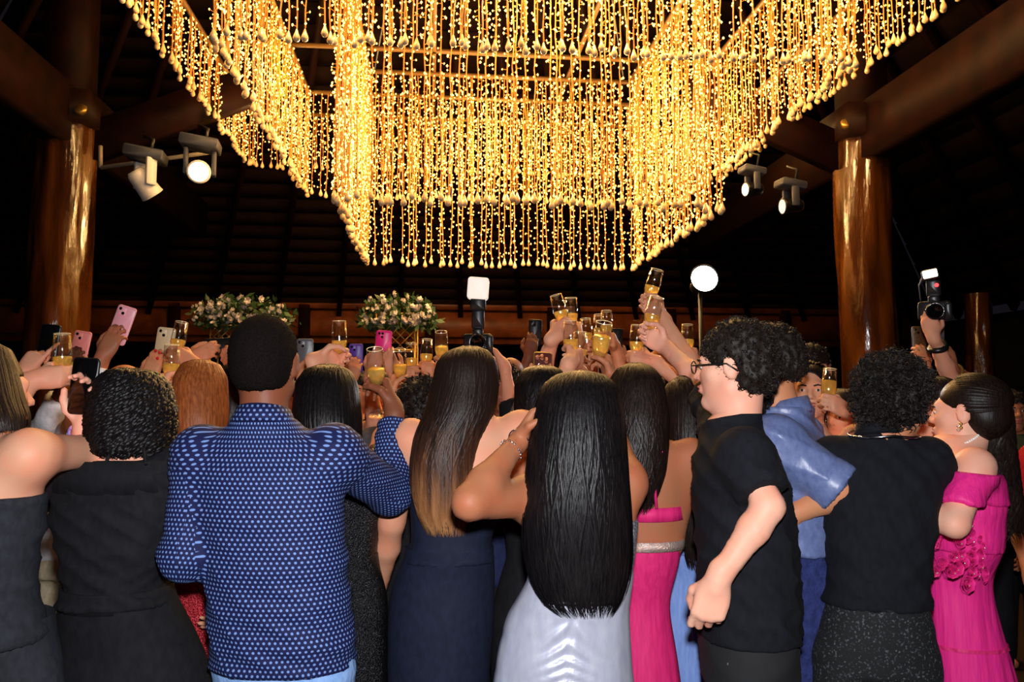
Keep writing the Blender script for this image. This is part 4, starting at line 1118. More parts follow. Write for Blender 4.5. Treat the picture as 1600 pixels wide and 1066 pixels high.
def flower_box(label, pxl, pxr, pyt, pyb, Y, seed, trel):
    rg = np.random.default_rng(seed); c = P((pxl + pxr) / 2, (pyt + pyb) / 2, Y); base = V(c[0], c[1], 0)
    root = empty('flower_stand', base, label, 'flower stand', 'tall flower stands along the back')
    w = (P(pxr, pyb, Y)[0] - P(pxl, pyb, Y)[0]) / 2; h = (P(pxl, pyt, Y)[2] - P(pxl, pyb, Y)[2]) / 2
    # gilt lattice stand
    tl, tr_, tb, tt = [k for k in trel]; x0, x1 = P(tl, tb, Y)[0], P(tr_, tb, Y)[0]; z0, z1 = P(tl, tb, Y)[2], P(tl, tt, Y)[2]; y = Y
    for x in (x0, x1):
        for yy in (y - .12, y + .12): MB().tube([V(x, yy, 0), V(x, yy, z1)], .014, 6).build('upright', gold_metal, root, True, base)
    for z in (z0, z1, z0 - .22):
        for yy in (y - .12, y + .12): MB().tube([V(x0, yy, z), V(x1, yy, z)], .012, 6).build('crossbar', gold_metal, root, True, base)
    n = 6
    for k in range(-n + 1, n):
        for sg in (1, -1):
            # diagonal clipped to the panel
            s_ = (x1 - x0) / 4; xa = x0 + k * s_; pts = []
            za, zb = z0, z1; xb = xa + sg * (z1 - z0)
            t0, t1 = 0., 1.
            d = xb - xa
            for (lim, sign) in ((x0, 1), (x1, -1)):
                fa, fb = sign * (xa - lim), sign * (xb - lim)
                if fa < 0 and fb < 0: t1 = -1
                elif fa < 0: t0 = max(t0, fa / (fa - fb))
                elif fb < 0: t1 = min(t1, fa / (fa - fb))
            if t1 - t0 > .05:
                q_ = lambda t: V(xa + d * t, y - .12, za + (zb - za) * t)
                MB().tube([q_(t0), q_(t1)], .007, 5).build('lattice_bar', gold_metal, root, True, base)
    # leaves and blossoms
    def pt():
        a, r_ = rg.uniform(0, 2 * pi), rg.uniform(0, 1) ** .5
        u = r_ * cos(a); v_ = r_ * sin(a)
        return V(c[0] + u * w, c[1] + rg.uniform(-.3, .25), c[2] + v_ * h * (1.0 if v_ > 0 else .85 - .5 * (1 - abs(u))))
    leaf = MB()
    for k in range(800):
        p = pt(); d = unit(rg.normal(0, 1, 3) + V(0, -.4, -.2)); sd = unit(np.cross(d, rg.normal(0, 1, 3))); l = rg.uniform(.07, .13)
        leaf.add([p, p + d * l * .5 + sd * l * .22, p + d * l, p + d * l * .5 - sd * l * .22], [(0, 1, 2, 3)])
    lo = leaf.build('leaves', mat('leaf_green', srgb(52, 84, 44), .5, srgb(30, 54, 30), scale=8), root, False, base); lo['kind'] = 'stuff'
    fm = mat('white_petals', srgb(215, 210, 205), .6, srgb(190, 178, 178), scale=20)
    datas = []
    for k in range(3):
        mb = MB(); r_ = .055
        for j in range(6):
            a = j * pi / 3 + k * .3; d = V(cos(a), sin(a), .45); sd = V(-sin(a), cos(a), 0)
            mb.add([V(0, 0, 0), d * r_ * .6 + sd * r_ * .42, d * r_ + V(0, 0, .01), d * r_ * .6 - sd * r_ * .42], [(0, 1, 2, 3)])
            d = V(cos(a + .5), sin(a + .5), 1.1); mb.add([V(0, 0, .004), d * r_ * .45 + sd * r_ * .3, d * r_ * .7, d * r_ * .45 - sd * r_ * .3], [(0, 1, 2, 3)])
        datas.append(mb.data('blossom', fm))
    for k in range(84):
        p = pt(); p[1] = c[1] - .3 + rg.uniform(-.04, .08); o = link('blossom', datas[k % 3], root, p - base); o.rotation_euler = (R(60) + rg.uniform(-.7, .7), rg.uniform(-.7, .7), rg.uniform(0, 6)); o.scale = (rg.uniform(.45, .95),) * 3
    return root


flower_box('white blossoms on a gilt stand half hidden by the polka-dot guest\'s head', 308, 462, 466, 528, 9.0, 3, (334, 380, 556, 510))
flower_box('white blossoms on a gilt lattice stand above the magenta phone', 562, 684, 464, 530, 9.0, 4, (590, 650, 548, 492))
# ------------------------------------------------------------------ guests in the front row
SK = dict(pale=skin('pale', (236, 178, 152)), light=skin('light', (222, 162, 130)), tan=skin('tan', (206, 142, 102)), brown=skin('brown', (168, 108, 76)),
          dark=skin('dark', (128, 76, 52)), olive=skin('olive', (214, 160, 128)), deep=skin('deep', (96, 56, 38)))
HB = hairm('black', (11, 9, 10), (24, 20, 22), .40); HBr = hairm('brown', (26, 17, 14), (42, 28, 22), .42); HDk = hairm('dark_brown', (19, 13, 12), (36, 24, 20), .40)
HAub = hairm('auburn', (116, 58, 26), (158, 88, 44), .42); HBlk = hairm('coily_black', (20, 16, 15), (36, 28, 26), .6, .25); HCo = hairm('curly_brown_black', (22, 17, 14), (38, 29, 24), .55, .25)


def ombre():
    m = hairm('ombre', (34, 22, 18), (54, 36, 28)); nt = m.node_tree; N = nt.nodes; L = nt.links; b = N['Principled BSDF']
    tc = N.new('ShaderNodeTexCoord'); sx = N.new('ShaderNodeSeparateXYZ'); L.new(tc.outputs['Object'], sx.inputs[0])
    nz = N.new('ShaderNodeTexNoise'); nz.inputs['Scale'].default_value = 18; mp = N.new('ShaderNodeMapping'); mp.inputs['Scale'].default_value = (4, 4, .15); L.new(tc.outputs['Object'], mp.inputs[0]); L.new(mp.outputs[0], nz.inputs['Vector'])
    ad = N.new('ShaderNodeMath'); ad.operation = 'MULTIPLY_ADD'; ad.inputs[1].default_value = .35; L.new(nz.outputs['Fac'], ad.inputs[0]); L.new(sx.outputs['Z'], ad.inputs[2])
    cr = N.new('ShaderNodeValToRGB'); mr = N.new('ShaderNodeMapRange'); mr.inputs[1].default_value = 1.15; mr.inputs[2].default_value = 1.75; L.new(ad.outputs[0], mr.inputs[0]); L.new(mr.outputs[0], cr.inputs[0])
    e = cr.color_ramp.elements; e[0].position = .10; e[0].color = srgb(176, 128, 82); e[1].position = .78; e[1].color = srgb(34, 22, 18); k = e.new(.36); k.color = srgb(140, 92, 56); k = e.new(.56); k.color = srgb(70, 42, 28)
    L.new(cr.outputs[0], b.inputs['Base Color']); return m


def dotted():
    m = bpy.data.materials.new('cloth_navy_dots'); m.use_nodes = True; nt = m.node_tree; N = nt.nodes; L = nt.links; b = N['Principled BSDF']; b.inputs['Roughness'].default_value = .75; b.inputs['Specular IOR Level'].default_value = .25
    uv = N.new('ShaderNodeUVMap'); mp = N.new('ShaderNodeMapping'); s = 1 / .0128; mp.inputs['Scale'].default_value = (s, s / 1.732, 1); L.new(uv.outputs[0], mp.inputs[0])
    ds = []
    for off in ((0, 0, 0), (.5, .5, 0)):
        a = N.new('ShaderNodeVectorMath'); a.operation = 'ADD'; a.inputs[1].default_value = off; L.new(mp.outputs[0], a.inputs[0])
        f = N.new('ShaderNodeVectorMath'); f.operation = 'FRACTION'; L.new(a.outputs[0], f.inputs[0])
        c = N.new('ShaderNodeVectorMath'); c.operation = 'SUBTRACT'; c.inputs[1].default_value = (.5, .5, 0); L.new(f.outputs[0], c.inputs[0])
        k = N.new('ShaderNodeVectorMath'); k.operation = 'MULTIPLY'; k.inputs[1].default_value = (1, 1.732, 0); L.new(c.outputs[0], k.inputs[0])
        l = N.new('ShaderNodeVectorMath'); l.operation = 'LENGTH'; L.new(k.outputs[0], l.inputs[0]); ds.append(l)
    mn = N.new('ShaderNodeMath'); mn.operation = 'MINIMUM'; L.new(ds[0].outputs['Value'], mn.inputs[0]); L.new(ds[1].outputs['Value'], mn.inputs[1])
    mr = N.new('ShaderNodeMapRange'); mr.inputs[1].default_value = .20; mr.inputs[2].default_value = .27; mr.inputs[3].default_value = 1; mr.inputs[4].default_value = 0; L.new(mn.outputs[0], mr.inputs[0])
    mx = N.new('ShaderNodeMix'); mx.data_type = 'RGBA'; mx.inputs[6].default_value = srgb(21, 27, 72); mx.inputs[7].default_value = srgb(118, 148, 210); L.new(mr.outputs[0], mx.inputs[0]); L.new(mx.outputs[2], b.inputs['Base Color'])
    return m


def sequin(name, rgb, rgb2):
    m = mat('sequin_' + name, srgb(*rgb), .3, srgb(*rgb2), scale=260, bump=.9, bscale=330, spec=.8, detail=1, metal=.5, lo=.45, hi=.6, bdist=.006); return m


DOT = dotted(); OMB = ombre()
C_black = cloth('black', (24, 24, 29), (17, 17, 22), .85); C_charcoal = cloth('charcoal', (44, 46, 52), (34, 36, 42), .85, bump=.3); C_tee = cloth('black_tee', (21, 22, 29), (15, 16, 22), .9, bump=.3)
C_navy = cloth('dark_navy', (26, 32, 54), (20, 25, 44), .75, bump=.15); C_navyshirt = cloth('navy_shirt', (30, 38, 80), (24, 30, 64), .7); C_denim = cloth('navy_denim', (46, 56, 112), (32, 40, 86), .85, bump=.5, bscale=60)
C_lightjean = cloth('light_denim', (150, 186, 236), (126, 166, 224), .85, bump=.3, bscale=40)
C_silver = mat('cloth_silver_satin', srgb(204, 206, 222), .30, srgb(190, 192, 212), scale=40, bump=.35, bscale=5, stretch=(1.3, 1.3, .5), spec=.6, metal=.25, bdist=.03, aniso=.3)
C_silverb = sequin('silver', (120, 122, 134), (190, 194, 206))
C_pink = cloth('hot_pink', (232, 46, 122), (214, 36, 108), .6, bump=.4, bscale=8, stretch=(2.2, 2.2, .25), spec=.3); C_magenta = cloth('magenta', (246, 48, 138), (230, 38, 140), .55, bump=.5, bscale=10, stretch=(2.5, 2.5, .2), spec=.3)
C_babyblue = cloth('baby_blue_satin', (138, 168, 232), (120, 152, 222), .4, bump=.4, bscale=6, stretch=(2, 2, .3), spec=.5); C_satin = cloth('steel_blue_satin', (112, 126, 172), (96, 110, 158), .38, bump=.5, bscale=7, spec=.5)
C_dusty = mat('cloth_dusty_black', srgb(15, 16, 20), .85, srgb(120, 122, 128), scale=150, bump=.4, bscale=12, detail=12, lo=.57, hi=.80)
C_white = cloth('white_shirt', (226, 224, 232), None, .7); C_red = cloth('red_shirt', (190, 30, 36)); C_beige = cloth('beige_trousers', (176, 160, 132)); C_grey = cloth('grey_shirt', (90, 92, 98)); C_purple = cloth('plum', (60, 34, 64)); C_green = cloth('olive_shirt', (64, 66, 44))
C_redseq = sequin('red', (150, 10, 30), (250, 70, 80)); C_blkseq = sequin('black', (9, 9, 11), (44, 44, 50))
rhine = mat('rhinestone', srgb(240, 228, 220), .15, srgb(250, 190, 170), scale=220, bump=.8, bscale=260, metal=.6, spec=1., bdist=.005)

# --- young man in the polka-dot shirt
g5 = grip(P(590, 612, 2.42), V(-.30, .50, .75), V(-.2, -.3, .9), 'R', 'glass', .98, hint=P(618, 860, 2.30))
p5 = Person('young man in a navy polka-dot shirt with a short fade haircut, seen from behind', 418, 497, 2.05, 'm', hair_top=.012, sh=.165, girth=.87, lean=(-.065, 0), skinm=SK['dark'], hpitch=3,
            arms=dict(R=g5, L=dict(w=P(390, 868, 2.22), hint=P(290, 868, 1.99), free=True, pose='fist', z=V(.5, .8, .1), x=V(0, 0, 1))))
p5.garment('shirt', DOT, .020, hem=.83, top=1.452, tilt=(0, .25), sleeves=dict(L=1.9, R=1.86), straight=.7, fold=(.006, 34), uvs=True, seed=4, sl_infl=.022, res=.009)
p5.collar(DOT, .064, .036)
p5.garment('trousers', C_lightjean, .012, top=.98, legs=.05, seed=5, res=.014)
FELT = mat('hair_cropped', srgb(17, 13, 12), .95, srgb(27, 21, 19), scale=260, bump=.8, bscale=420, spec=.05, detail=2, bdist=.004)
p5.cap_hair(FELT, [((0, -.026, .044), (.083, .103, .087)), ((0, -.052, .0), (.077, .076, .085))], cuts=[((0, .02, -.125), (.14, .20, .075))], tuft=(3000, .006, .0013), curl=.002, noise=.0006, npts=3, res=.009)
glass_in(p5, 'R', 'large wine glass held up by the young man in the polka-dot shirt', 1)
MB().tube([p5.arm['R']['W'] * 0 + P(604, 604, 2.335)] * 1 + [P(606, 608, 2.33)], .004, 6)

# --- woman in the silver satin gown
g8 = grip(P(933, 566, 2.50), V(-.15, .5, .8), V(0, 0, 1), 'R', 'glass', .92, hint=P(955, 650, 2.30))
p8 = Person('woman in a silver satin gown with very long straight black hair to her hips', 906, 582, 2.04, 'f', low=1.08, skinm=SK['brown'], arm_r=1.15, girth=1.02, sh=.115,
            arms=dict(R=g8, L=dict(w=P(812, 688, 2.02), hint=P(733, 786, 1.86), free=True, pose='half', z=unit(P(842, 640, 2.03) - P(812, 688, 2.02)), x=V(.3, -.2, .7))))
p8.ring_hair(HB, [(579, 897, 914, 0, .02), (585, 868, 946, 0, .065), (602, 849, 963, 0, .10), (640, 836, 972, -.01, .115), (690, 830, 975, -.03, .11), (740, 826, 978, -.06, .09), (800, 821, 982, -.08, .075), (860, 822, 984, -.09, .06), (910, 833, 980, -.10, .045), (945, 850, 968, -.11, .032), (966, 878, 955, -.11, .022)], n=1150, lw=.0036, npts=18, rag=.22, seed=8, wave=(.009, 2.5))
p8.garment('bodice', C_silverb, .006, hem=1.05, top=1.20, seed=3, fold=(.001, 20))
p8.skirt('gown_skirt', C_silver, [(884, 812, 972), (920, 800, 978), (960, 789, 982), (1010, 779, 984), (1066, 770, 990)], pleat=(7, .022), fold=.003, seed=2, join=(1.06, .008), ruche=(.99, .62, .040), nz=150, seg=160)
p8.wristband('L', silver, .045, name='bracelet', tube=.0035, beads=18); p8.wristband('L', silver, .0, name='thin_bracelet', tube=.0018)
glass_in(p8, 'R', 'glass with a bright golden glow held up by the woman in the silver gown', 2)

# --- woman with ombre hair in the navy strapless gown
g7 = grip(P(893, 560, 2.84), V(.45, .75, .20), V(.05, 0, 1), 'R', 'glass', .98, hint=P(850, 650, 2.6))
p7 = Person('woman in a dark navy strapless gown with long brown hair fading to blonde tips', 733, 543, 2.36, 'f', low=1.06, skinm=SK['light'], arm_r=1.1, girth=1.05, hb=1.06, waist=.88, x=-.205, lean=(.075, 0), hpitch=6, hroll=-4,
            arms=dict(R=g7, L=dict(w=P(586, 940, 2.66), hint=P(612, 815, 2.45), free=True, pose='relax', z=V(0, .1, -1), x=V(0, 1, 0))))
p7.ring_hair(OMB, [(541, 722, 746, 0, .02), (548, 699, 764, 0, .07), (566, 684, 775, 0, .10), (600, 678, 778, 0, .11), (640, 668, 772, -.03, .10), (680, 650, 752, -.06, .08), (720, 643, 738, -.09, .06), (760, 643, 735, -.10, .05), (800, 652, 730, -.11, .04), (840, 672, 725, -.11, .025)], n=900, lw=.004, npts=16, rag=.26, seed=7, wave=(.010, 2.6))
p7.garment('bodice', C_navy, .008, hem=1.03, top=1.285, fold=(.001, 16), seed=9, res=.010)
p7.skirt('gown_skirt', C_navy, [(860, 626, 768), (900, 614, 772), (960, 606, 772), (1010, 605, 768), (1066, 606, 764)], pleat=(5, .008), seed=6, fold=.002, join=(1.04, .009))
glass_in(p7, 'R', 'narrow glass held up beside the lit phone screen by the ombre-haired woman', 1)

# --- curly bob, black wide-collar dress, phone up
g2 = grip(P(131, 599, 2.08), V(.06, .06, 1), V(-1, .05, .08), 'L', 'phone', 1.0, hint=P(90, 765, 2.32), free=True)
p2 = Person('woman with glossy black curly bob in a black dress with wide folded collar', 200, 577, 2.14, 'f', yaw=-4, low=1.02, skinm=SK['pale'], girth=1.2, hb=1.05, waist=.80, arm_r=1.1, hair_top=.03, arms=dict(L=g2, R=dict(w=P(240, 850, 2.46), hint=P(262, 850, 2.25), pose='relax', z=V(0, .6, -.8), x=V(0, .5, .5))))
p2.ring_hair(HB, [(576, 192, 214, 0, .03), (583, 172, 238, 0, .07), (602, 156, 256, 0, .095), (640, 146, 264, -.01, .11), (675, 145, 264, -.01, .11), (700, 150, 260, -.02, .10), (716, 162, 248, -.02, .08)], n=460, lw=.0045, npts=32, curl=(.0085, 7), rag=.12, seed=2, gap=55, thick=.8, taper=.1)
p2.garment('dress_bodice', C_black, .016, hem=.965, top=1.335, sleeves=dict(L=1.55, R=1.2), fold=(.008, 34), seed=11, res=.009, tilt=(0, .1), fax=V(.05, .05, 1.))
p2.ring_band('folded_collar', C_black, 1.300, h=.042, infl=.026); p2.ring_band('waistband', C_black, .985, h=.026, infl=.016)
for g in (-1, 1): MB().tube([P(200 + g * 24, 700, 2.03), P(196 + g * 32, 726, 2.015)], .004, 6).build('neck_strap', C_black, p2.root, True, p2.root_loc)
p2.skirt('dress_skirt', C_black, [(905, 120, 266), (940, 112, 282), (1000, 96, 308), (1066, 82, 332)], pleat=(9, .03), seed=3, ratio=.7, join=(.98, .017))
p2.wristband('L', mat('violet_band', srgb(120, 100, 190), .6, srgb(200, 150, 190), scale=90), .035, tube=.0045, name='woven_bracelet'); p2.wristband('L', mat('turquoise_beads', srgb(120, 200, 210), .4), .052, tube=.004, beads=20, name='bead_bracelet')
phone_in(p2, 'L', 'large black phone with dark screen held by the curly-haired woman in black', black, screen_on=False)

# --- far-left guest, charcoal strapless dress
p1 = Person('woman with long brown hair in a charcoal strapless dress at the left edge', -18, 535, 1.93, 'f', yaw=-30, hyaw=-38, low=.97, skinm=SK['light'], arm_r=1.15, girth=1.12, hb=1.05, x=-1.275, eyes=False,
            arms=dict(R=dict(w=P(215, 720, 2.17), hint=P(132, 706, 2.08), free=True, pose='relax', z=V(1, .2, 0), x=V(0, 0, 1)), L=dict(w=P(-40, 690, 2.5), hint=P(-90, 760, 2.2), pose='relax', z=V(0, 1, 0), x=V(0, 0, 1))))
p1.ring_hair(HBr, [(532, -42, -12, 0, .02), (545, -66, 12, 0, .07), (580, -76, 26, 0, .10), (620, -78, 36, -.02, .11), (655, -78, 46, -.05, .09), (678, -70, 42, -.06, .07)], n=600, lw=.0042, npts=12, seed=1, gap=58)
p1.garment('dress_bodice', C_charcoal, .010, hem=.93, top=1.275, fold=(.006, 36), seed=5)
p1.skirt('dress_skirt', C_charcoal, [(910, -78, 90), (960, -76, 86), (1010, -74, 92), (1066, -70, 98)], pleat=(5, .01), seed=8, fold=.003, join=(.95, .011))

# --- auburn hair, red sequins
g3 = grip(P(267, 600, 2.72), V(-.4, .8, .3), V(0, 0, 1), 'L', 'glass', .95, hint=P(270, 720, 2.65))
p3 = Person('woman with straight auburn hair in a red sequin dress behind the curly bob', 313, 564, 2.56, 'f', yaw=8, low=1.03, skinm=SK['light'], arms=dict(L=g3, R=dict(w=P(347, 912, 2.42), hint=P(352, 810, 2.52), pose='relax', z=V(0, 0, -1), x=V(0, 1, 0))))
p3.ring_hair(HAub, [(562, 302, 324, 0, .02), (568, 287, 340, 0, .06), (590, 277, 350, 0, .10), (650, 274, 352, -.03, .10), (690, 276, 344, -.06, .07), (730, 283, 330, -.08, .04)], n=560, lw=.0042, npts=12, seed=3)
p3.garment('dress_bodice', C_redseq, .008, hem=1.0, top=1.24, fold=(.002, 20), seed=2, res=.013); p3.skirt('dress_skirt', C_redseq, [(860, 270, 345), (920, 262, 352), (1066, 255, 362)], pleat=(12, .03), seed=1, join=(1.02, .009))
glass_in(p3, 'L', 'glass of golden wine beside the auburn-haired woman, rim touching another glass', 1)

# --- dark ponytail behind the dotted shirt
p4 = Person('woman with a low dark ponytail partly hidden by the polka-dot shirt', 372, 568, 2.82, 'f', yaw=-10, low=1.03, skinm=SK['tan'])
p4.ring_hair(HDk, [(567, 362, 384, 0, .02), (575, 345, 402, 0, .07), (600, 338, 408, 0, .10), (640, 340, 400, -.02, .09), (660, 342, 380, -.06, .06), (690, 335, 372, -.09, .05), (730, 342, 366, -.1, .03)], n=260, lw=.007, npts=12, seed=4)
p4.garment('dress_bodice', C_black, .010, hem=1.0, top=1.28, seed=2, res=.014, fold=(.003, 20)); p4.skirt('dress_skirt', C_black, [(840, 335, 405), (950, 322, 420), (1066, 315, 430)], seed=2, pleat=(8, .02), join=(1.02, .011))

# --- black hair, black sequins, right of the dotted shirt
g6 = grip(P(532, 560, 2.86), V(.65, .6, .1), V(.10, 0, 1), 'L', 'glass', 1.0, hint=P(470, 690, 2.72))
p6 = Person('woman with straight black hair in a black sequined dress beside the polka-dot shirt', 512, 571, 2.48, 'f', low=1.02, skinm=SK['light'], girth=1.08, x=-.552, arms=dict(L=g6, R=dict(w=P(612, 640, 2.95), hint=P(590, 720, 2.7), pose='relax', z=V(.3, .9, .2), x=V(0, 0, 1))))
p6.ring_hair(HB, [(569, 500, 526, 0, .02), (576, 479, 544, 0, .07), (598, 465, 556, 0, .10), (650, 460, 562, -.03, .11), (700, 461, 562, -.05, .09), (740, 470, 552, -.07, .06), (775, 485, 540, -.08, .03)], n=640, lw=.0042, npts=12, seed=6)
p6.garment('dress_bodice', C_blkseq, .010, hem=.98, top=1.26, sleeves=dict(R=.7, L=.7), seed=6, res=.012, fold=(.003, 20)); p6.skirt('dress_skirt', C_blkseq, [(860, 470, 600), (920, 455, 606), (1066, 450, 606)], seed=4, pleat=(8, .012), join=(1.0, .011))
glass_in(p6, 'L', 'glass held high and level with the gilt lattice stand, left of the magenta phone', 0)

# --- pink gown with bare back
p10 = Person('woman with wavy dark hair in a hot pink bare-back gown with rhinestone belt', 994, 569, 2.42, 'f', low=1.06, skinm=SK['brown'], x=.395, arm_r=1.0, girth=.95, hb=1.05, arms=dict(R=dict(w=P(1000, 868, 2.60), hint=P(1046, 850, 2.40), free=True, pose='relax', z=V(-.6, .8, 0), x=V(0, 0, 1)), L=grip(P(905, 575, 2.95), V(-.3, .9, .2), V(0, 0, 1), 'L', 'glass', .9, hint=P(930, 650, 2.7))))
p10.ring_hair(HDk, [(567, 985, 1004, 0, .02), (574, 966, 1020, 0, .065), (595, 953, 1034, 0, .10), (650, 949, 1042, -.03, .10), (700, 953, 1042, -.06, .08), (745, 962, 1036, -.08, .06), (780, 975, 1026, -.09, .04), (806, 986, 1012, -.09, .025)], n=720, lw=.0038, npts=18, wave=(.012, 3), rag=.3, seed=10)
p10.ring_band('back_strap', C_pink, 1.165, h=.020, infl=.006); p10.ring_band('rhinestone_belt', rhine, 1.072, h=.014, infl=.012)
for g in (-1, 1): MB().tube([P(1000 + g * 34, 705, 2.30), P(1000 + g * 22, 750, 2.295), P(1000 + g * 26, 795, 2.30)], .005, 6).build('strap', C_pink, p10.root, True, p10.root_loc)
p10.skirt('gown_skirt', C_pink, [(842, 962, 1022), (880, 958, 1030), (940, 955, 1042), (1000, 952, 1054), (1066, 950, 1064)], pleat=(11, .022), seed=12, join=(1.042, .008))
glass_in(p10, 'L', 'glass partly hidden between the toasting fists, left of the bright golden glass', 1)

# --- baby-blue satin
g11 = grip(P(991, 560, 3.05), V(-.75, .55, .05), V(0, 0, 1), 'R', 'glass', .92, hint=P(1075, 640, 2.9))
p11 = Person('woman with long dark brown hair in a baby-blue satin gown beside the black T-shirt', 1072, 588, 2.66, 'f', low=1.03, skinm=SK['olive'], yaw=6)
p11.ring_hair(HDk, [(587, 1062, 1084, 0, .02), (593, 1047, 1098, 0, .065), (615, 1037, 1108, 0, .10), (680, 1037, 1112, -.03, .10), (740, 1046, 1112, -.06, .07), (800, 1056, 1108, -.08, .06), (850, 1064, 1100, -.09, .045), (892, 1076, 1092, -.09, .025)], n=640, lw=.004, npts=14, wave=(.006, 2), seed=11, rag=.2)
p11.garment('gown_bodice', C_babyblue, .008, hem=1.0, top=1.24, seed=8, fold=(.003, 26)); p11.skirt('gown_skirt', C_babyblue, [(850, 1036, 1104), (900, 1032, 1110), (980, 1030, 1120), (1066, 1034, 1132)], pleat=(8, .03), seed=14, join=(1.02, .009))

# --- black T-shirt and glasses
g12 = grip(P(1013, 522, 2.82), V(-.72, .30, .55), V(.45, 0, .8), 'R', 'glass', .92, hint=P(1092, 600, 2.6))
p12 = Person('young man in glasses and a black T-shirt, short curly hair, one arm hanging', 1146, 493, 2.16, 'm', yaw=80, hyaw=60, skinm=SK['pale'], hair_top=.035, x=.628, lean=(.015, .03), girth=.90, sh=.165, arm_r=.92,
             arms=dict(R=g12, L=dict(w=P(1122, 905, 1.90), hint=P(1202, 792, 1.90), free=True, pose='half', z=V(-.30, .05, -1), x=V(-1, .25, .3))))
p12.garment('t_shirt', C_tee, .020, hem=.885, top=1.455, tilt=(-.15, .12), sleeves=dict(L=.74, R=.74), straight=.75, fold=(.008, 30), seed=21, sl_infl=.024, res=.009)
p12.garment('trousers', mat('cloth_black_trousers', srgb(20, 20, 24), .85, srgb(150, 160, 160), scale=26, bump=.4, bscale=10, detail=2, lo=.76, hi=.80), .016, top=.93, legs=.05, seed=22, res=.014, fold=(.007, 20))
p12.cap_hair(HCo, [((0, -.014, .046), (.087, .100, .090)), ((0, -.045, -.002), (.079, .076, .082))], cuts=[((0, .03, -.135), (.14, .20, .070))], tuft=(1900, .013, .0025), curl=.006, noise=.003)
T = lambda x, y, z: p12.hc + p12.HR @ (V(x, y, z) * p12.hs)
sp = empty('eyeglasses', (0, 0, 0)); sp.parent = p12.root
MB().tube([T(.034 + .022 * cos(a), .104, .004 + .017 * sin(a)) for a in np.linspace(0, 2 * pi, 21)], .0022, 6, False).tube([T(-.034 + .022 * cos(a), .104, .004 + .017 * sin(a)) for a in np.linspace(0, 2 * pi, 21)], .0022, 6, False).tube([T(-.012, .104, .006), T(0, .107, .008), T(.012, .104, .006)], .002, 6).build('rims', black, sp, True, p12.root_loc)
for g in (-1, 1): MB().tube([T(g * .056, .103, .008), T(g * .078, .08, .008), T(g * .085, .0, .010), T(g * .082, -.03, -.01)], .0026, 6).build('temple', black, sp, True, p12.root_loc)
glass_in(p12, 'R', 'lower of the two glasses held up against the dark near the studio light', 1)

# --- navy shirt squeezed between
g13 = grip(P(1011, 474, 3.02), V(-.60, .40, .65), V(.4, 0, .8), 'R', 'glass', .92, hint=P(1090, 580, 2.85))
p13 = Person('man in a navy shirt squeezed between the black T-shirt and the steel-blue shirt', 1142, 548, 2.46, 'm', yaw=50, hyaw=40, skinm=SK['olive'], x=.760, arms=dict(R=g13), sh=.15, girth=.88)
p13.garment('shirt', C_navyshirt, .016, hem=.82, top=1.42, sleeves=dict(L=1.8, R=.75), straight=.5, seed=23, res=.013); p13.garment('trousers', C_black, .014, top=.95, legs=.05, res=.016, seed=2)
p13.cap_hair(HBlk, [((0, -.020, .042), (.084, .104, .086)), ((0, -.05, -.002), (.078, .078, .082))], cuts=[((0, .03, -.13), (.14, .20, .075))], tuft=(700, .014, .003), curl=.004)
glass_in(p13, 'R', 'topmost glass of all, held up against the dark near the studio light', 1)

# --- steel-blue satin shirt
p14 = Person('man in a steel-blue satin shirt with rolled sleeves and navy jeans', 1198, 502, 2.48, 'm', yaw=58, hyaw=46, skinm=SK['tan'], x=.905, lean=(-.03, .05), hair_top=.03, girth=1.02,
             arms=dict(L=dict(w=P(1222, 812, 2.30), hint=P(1314, 766, 2.25), free=True, pose='relax', z=V(-1, .1, -.1), x=V(0, 0, 1)), R=dict(w=P(1130, 760, 3.0), hint=P(1200, 780, 3.0), pose='relax')))
p14.garment('shirt', C_satin, .018, hem=1.045, top=1.475, tilt=(-.1, .2), sleeves=dict(L=.98, R=1.2), straight=.6, fold=(.010, 28), seed=24, sl_infl=.026, res=.009)
A = p14.arm['L']; e = A['S'] + (A['E'] - A['S']) * .86; F = Field(); Person.capcone(F, e, A['E'] * .97 + A['S'] * .03, A['re'] + .040, A['re'] + .044); v, q = F.mesh(.010); obj('rolled_cuff', v, q, C_satin, p14.root, org=p14.root_loc)
p14.collar(C_satin, .068, .042); p14.garment('jeans', C_denim, .014, top=1.07, legs=.05, seed=25, res=.013, fold=(.005, 22))
p14.cap_hair(HCo, [((0, -.010, .050), (.080, .102, .086)), ((0, -.05, .01), (.076, .074, .072))], cuts=[((0, .03, -.12), (.14, .20, .085))], tuft=(1600, .012, .0024), curl=.004, noise=.003)

# --- round afro, black shirt, dusty trousers
p15 = Person('young man with a round curly afro, black shirt, silver chain and dusty black trousers', 1392, 545, 2.30, 'm', yaw=-8, hyaw=-38, hpitch=-8, skinm=SK['tan'], hair_top=.05, lean=(.045, .05), sh=.128, girth=.80, waist=.82, hb=1.035, x=1.020,
             arms=dict(R=dict(w=P(1425, 812, 2.50), hint=P(1466, 768, 2.33), free=True, pose='relax', z=V(0, 1, -.3), x=V(0, 0, 1)), L=dict(w=P(1330, 850, 2.58), hint=P(1326, 800, 2.44), free=True, pose='relax', z=V(0, 1, -.3), x=V(0, 0, 1))))
p15.garment('shirt', C_tee, .020, hem=.925, top=1.395, tilt=(0, .3), sleeves=dict(L=.95, R=.95), straight=.2, fold=(.006, 30), seed=26, sl_infl=.018)
p15.collar(C_tee, .062, .03, flare=1.0); p15.garment('trousers', C_dusty, .018, top=.955, legs=.05, seed=27, fold=(.006, 18), res=.013)
p15.neck_ring('silver_chain', silver, .090, tube=.0036, c=p15.neck + V(0, -.022, .012), tilt=-.1)
